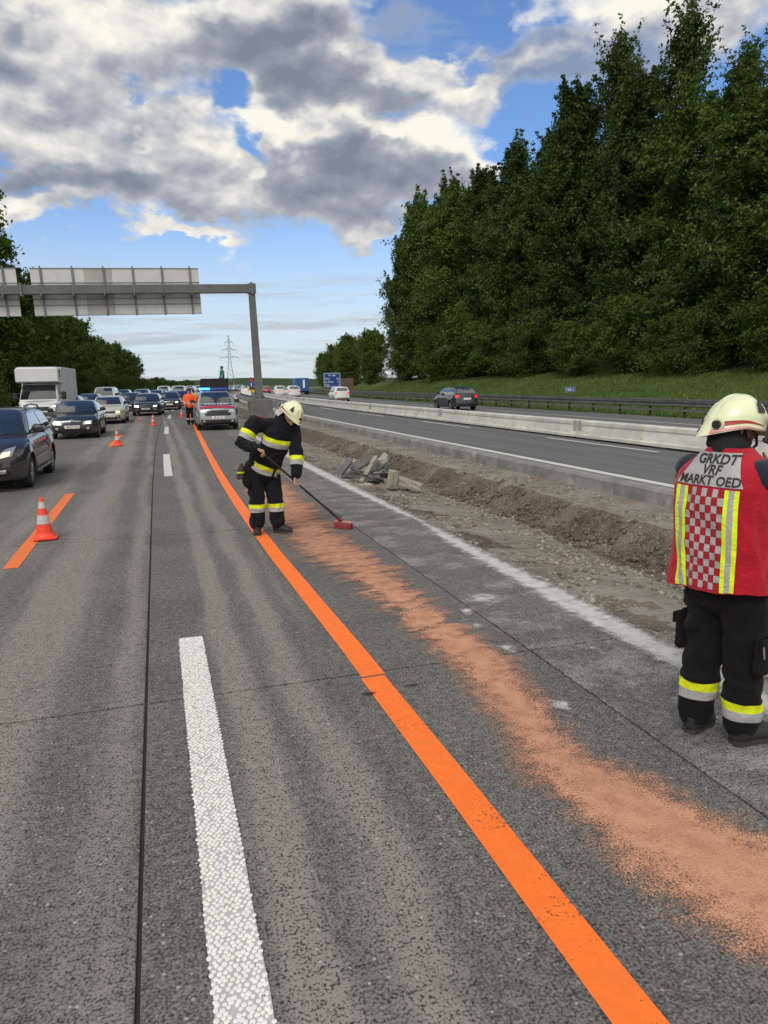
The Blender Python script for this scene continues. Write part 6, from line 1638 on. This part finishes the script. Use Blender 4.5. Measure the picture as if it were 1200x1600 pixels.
# shirt sleeves and body
S = Sculpt(); S.limb([c0+UP*1.0, c0+UP*1.2, c0+UP*1.38, c0+UP*1.45], [(.185,.14),(.19,.14),(.20,.12),(.10,.08)], 18, r2)
S.limb([c0+UP*1.39, shL_], [.085,.080]); S.limb([c0+UP*1.39, shR_], [.085,.082])
S.limb([shL_, shL_.lerp(elL,.62)], [.082,.072]); S.limb([shR_, shR_.lerp(elR,.70)], [.086,.074]); S.fuse('shirt', SHIRT, v2, .011, 3, .008, 9, 9)
# the vest: a sheet with its own surface coordinates u (round the body, 0 at the spine) and z
vt = [(.845,.248,.178),(.95,.244,.176),(1.10,.238,.172),(1.25,.243,.166),(1.36,.248,.156),(1.42,.236,.140),(1.46,.205,.122),(1.495,.160,.106),(1.525,.118,.098),(1.55,.092,.090)]
def VS(u, z, off=0.0):
    """u in radians from the spine, positive to the wearer's right"""
    rx = interp(z, [(a, b_) for a, b_, _ in vt]); ry = interp(z, [(a, c_) for a, _, c_ in vt])
    e = 2/2.7; su, cu = math.sin(u), math.cos(u)
    x = rx*math.copysign(abs(su)**e, su); y = -ry*math.copysign(abs(cu)**e, cu)
    back = 0.03*max(0, cu)*interp(z, [(.85,-.4),(1.1,-.2),(1.30,.55),(1.42,.4),(1.55,-.2)])
    q = Vector((u*2.0, z*4, 3)); w = mnoise.noise(q)*.016 + (1-abs(mnoise.noise(Vector((u*3.1+z*1.5, z*6.5, 8)))*2.4))*.010
    hemz = .030*max(0, math.sin(u-.35))*max(0, 1-(z-.845)/.3); hemw = .012*math.sin(u*5+1)*max(0, 1-(z-.845)/.25)
    n = Vector((x/rx**2, y/ry**2, 0)).normalized(); w = w*min(1, max(.15, (1.53-z)/.25)) + hemw + off
    slope = interp(z, [(1.30,0),(1.42,.45),(1.48,.9),(1.55,1.0)])
    x += n.x*w; y += n.y*w - back; zz = z + w*slope + .012*math.sin(u*2+.6)*max(0, 1-(z-.845)/.2)
    return c0 + r2*x + f2*(y+.0) + UP*(zz+hemz)
def latu(lat, z):
    """angle at which the vest reaches lateral distance lat from the spine"""
    rx = interp(z, [(a, b_) for a, b_, _ in vt]); q = max(-.999, min(.999, lat/rx)); return math.copysign(math.asin(abs(q)**(2.7/2)), lat)
nu_ = 96; zs_ = list(np.linspace(.845, 1.55, 60)); m = MB()
rows = [[VS(-math.pi+2*math.pi*i/nu_, z) for i in range(nu_+1)] for z in zs_]
m.grid([[VS(-math.pi+2*math.pi*i/nu_, zs_[0], -.010)+UP*.01 for i in range(nu_+1)]]+rows)
vest = m.build('vest', RED, v2, 70)
for sg in (1,-1):        # dark arm openings and side seam
    m = MB(); m.grid([[VS(sg*1.62+du, z, .0035) for du in (-.020,.020)] for z in np.linspace(.86, 1.24, 16)]); m.build('side_seam', BLACKC, vest, 60)
    shx, elx = (shR_, elR) if sg > 0 else (shL_, elL)
def vpatch(nm, l0, l1, z0, z1, mat, off, nu=6, nv=6, par=None, l0t=None, l1t=None):
    g = []
    for j in range(nv+1):
        v = j/nv; z = z0+(z1-z0)*v; a = l0+((l0t if l0t is not None else l0)-l0)*v; b_ = l1+((l1t if l1t is not None else l1)-l1)*v
        g.append([VS(latu(a+(b_-a)*i/nu, z), z, off) for i in range(nu+1)])
    mm = MB(); mm.grid(g); return mm.build(nm, mat, par or vest, 60)
PZ0, PZ1 = 1.372, 1.526
panel = vpatch('name_panel', -.172, .172, PZ0, PZ1, SILVER, .004, 20, 12, None, -.104, .104)
def vtext(s_, size, lat, z, sx=1.0):
    me = text_mesh(s_, size, INK, bold=size*.022, depth=.0004, sx=sx).copy(); me.name = 'lettering'
    bm = bmesh.new(); bm.from_mesh(me); bmesh.ops.triangulate(bm, faces=bm.faces[:])
    for q in range(2): bmesh.ops.subdivide_edges(bm, edges=[e for e in bm.edges if e.calc_length() > .012], cuts=1)
    for v in bm.verts:
        L_, z_ = v.co.x+lat, v.co.y+z; v.co = VS(latu(L_, z_), z_, .0065+v.co.z)
    bm.to_mesh(me); bm.free(); obj('lettering', me, panel)
vtext('GRKDT', .062, .012, 1.492, .95); vtext('VRF', .060, .008, 1.443, .95); vtext('MARKT OED', .060, .004, 1.396, .92)
for sg in (-1, 1):
    for a, b_, mt_ in ((.098,.117,LIME),(.117,.142,SILVER),(.142,.161,LIME)):
        l0, l1 = (a, b_) if sg > 0 else (-b_, -a)
        vpatch('tape_stripe', l0, l1, .852, 1.362, mt_, .005, 2, 22)
nc, nr = 7, 13; w_ = .194/nc; h_ = .50/nr
for r_ in range(nr):
    for c_ in range(nc):
        mt_ = SILVER if (r_+c_) % 2 else RED_SQ
        vpatch('check_square', -.097+w_*c_+.0006, -.097+w_*(c_+1)-.0006, 1.362-h_*(r_+1)+.0006, 1.362-h_*r_-.0006, mt_, .0036+.0006*((r_+c_) % 2), 2, 2)
# hood cloth under the helmet
S = Sculpt(); S.limb([hd+UP*.03-T(.03,0,0), hd+UP*-.06-T(.035,0,0), nk+UP*.03-f2*.02, nk+UP*-.01], [(.100,.088),(.098,.086),(.095,.09),(.10,.085)], 18, T(1,.3,0).normalized()); S.fuse('neck_cloth', plain('black_neck_cloth', (.006,.006,.008), .9, bmp=.3), v2, .009, 3, .007, 11, 21)
m = MB(); m.path([hd+T(.07,-.080,-.03), hd+T(.085,-.06,-.085), hd+T(.09,0,-.115)], .007, 6); m.build('chin_strap', BLK, v2, 60)
make_helmet(v2, hd+hup.normalized()*.026-hf.normalized()*.0, hf, hup, .99)
ph = thing('phone', 'dark phone held at the ear of the firefighter in the red vest', 'phone', (2.75, 2.85, .006))
pc_ = hd+T(.128,-.105,-.005); RM = Matrix((T(.85,.5,0).normalized(), T(.5,-.85,0).normalized(), UP)).transposed()
m = MB(); m.box(pc_, (.074,.009,.15), RM @ Euler((0,.25,0)).to_matrix(), bev=.004); m.build('case', plain('phone_case', (.022,.012,.012), .35), ph)
m = MB(); m.box(pc_+T(.5,-.85,0).normalized()*.0058+UP*.05, (.03,.004,.032), RM @ Euler((0,.25,0)).to_matrix(), bev=.002); m.build('camera_block', BLK, ph)

# ============ people further off
def far_person(label, x, y, coat, legs, pants_band, face, z0=0.0, hat=None, legs_on=True, scale=1.0, arm=0.0):
    t = thing('person', label, 'person', (x, y, z0)); fd = Vector(face).normalized(); rd_ = Vector((fd.y,-fd.x,0)); K = scale
    q = lambda a, b_, z: rd_*(a*K)+fd*(b_*K)+UP*(z*K)
    S = Sculpt()
    S.limb([q(.10,0,.9), q(.10,.02,.48), q(.10,0,.08)], [.075,.055,.045]); S.limb([q(-.10,0,.9), q(-.11,.03,.48), q(-.10,.02,.08)], [.075,.055,.045])
    S.limb([q(0,0,.88), q(0,0,1.15), q(0,0,1.42), q(0,0,1.52)], [(.15,.10),(.16,.11),(.17,.10),(.055,.055)], 14, rd_)
    S.limb([q(.19,0,1.42), q(.24,.02,1.14), q(.22,.14+arm,.92+arm)], [.05,.042,.034]); S.limb([q(-.19,0,1.42), q(-.24,.02,1.14), q(-.18,.16+arm,.95+arm)], [.05,.042,.034])
    head(S, q(0,.02,1.64), fd, UP, K)
    for e in (1,-1): hand(S, q(e*.21,.14+arm,.92+arm), q(0,.4,-.9), q(-e,.2,0), fd, .6)
    for e in (1,-1): S.limb([q(e*.10,-.05,.04), q(e*.10,.16,.04)], [.04,.035])
    S.fuse('body', SKIN, t, .013, 2)
    S = Sculpt(); S.limb([q(0,0,.98), q(0,0,.88)], [(.165,.125),(.165,.125)], 14, rd_)
    for e in (1,-1): S.limb([q(e*.10,0,.88), q(e*.105,.02,.48), q(e*.10,.01,.12)], [.105,.088,.085])
    tr = S.fuse('trousers', legs, t, .018, 2, .008, 8, 3)
    if pants_band: band(tr, 'reflective_band', SILVER, q(0,0,.30), UP, .035, tr, .006, .4)
    S = Sculpt(); S.limb([q(0,0,.92), q(0,0,1.15), q(0,0,1.40), q(0,0,1.50)], [(.19,.14),(.19,.145),(.20,.135),(.09,.08)], 16, rd_)
    for e in (1,-1): S.limb([q(e*.15,0,1.42), q(e*.20,0,1.40), q(e*.25,.02,1.14), q(e*.215,.12+arm,.97+arm)], [.085,.08,.068,.058])
    jk = S.fuse('jacket', coat, t, .018, 2, .008, 8, 4)
    band(jk, 'reflective_band', SILVER, q(0,0,1.08), UP, .035, jk, .006, .3)
    S = Sculpt()
    for e in (1,-1): boot(S, q(e*.10,-.08,0), q(e*.10,.20,0))
    S.fuse('boots', BOOT, t, .014, 2, floor=.004)
    if hat: 
        m = MB(); m.ball(q(0,.0,1.70), (.115*K,.13*K,.10*K), 14, 9); m.build('cap', hat, t, 60)
    return t
far_person('person in orange high visibility jacket and dark trousers beside the police car', 1.42+.12, 37.2, HIVIS, NAVY, True, (-.1,-1,0), hat=plain('dark_cap', (.03,.02,.025), .7), arm=.05)
far_person('person in yellow jacket half hidden behind the one in orange', 2.05, 40.3, plain('hivis_yellow_dull', (.45,.42,.06), .7), NAVY, False, (.5,-1,0), hat=plain('pale_cap', (.5,.48,.42), .6))
far_person('person in teal green work clothes standing up on the black works lorry', 4.55, 53.0, TEAL, TEAL, False, (-.9,-.3,0), z0=1.45, hat=plain('teal_hood', (.03,.10,.08), .7))
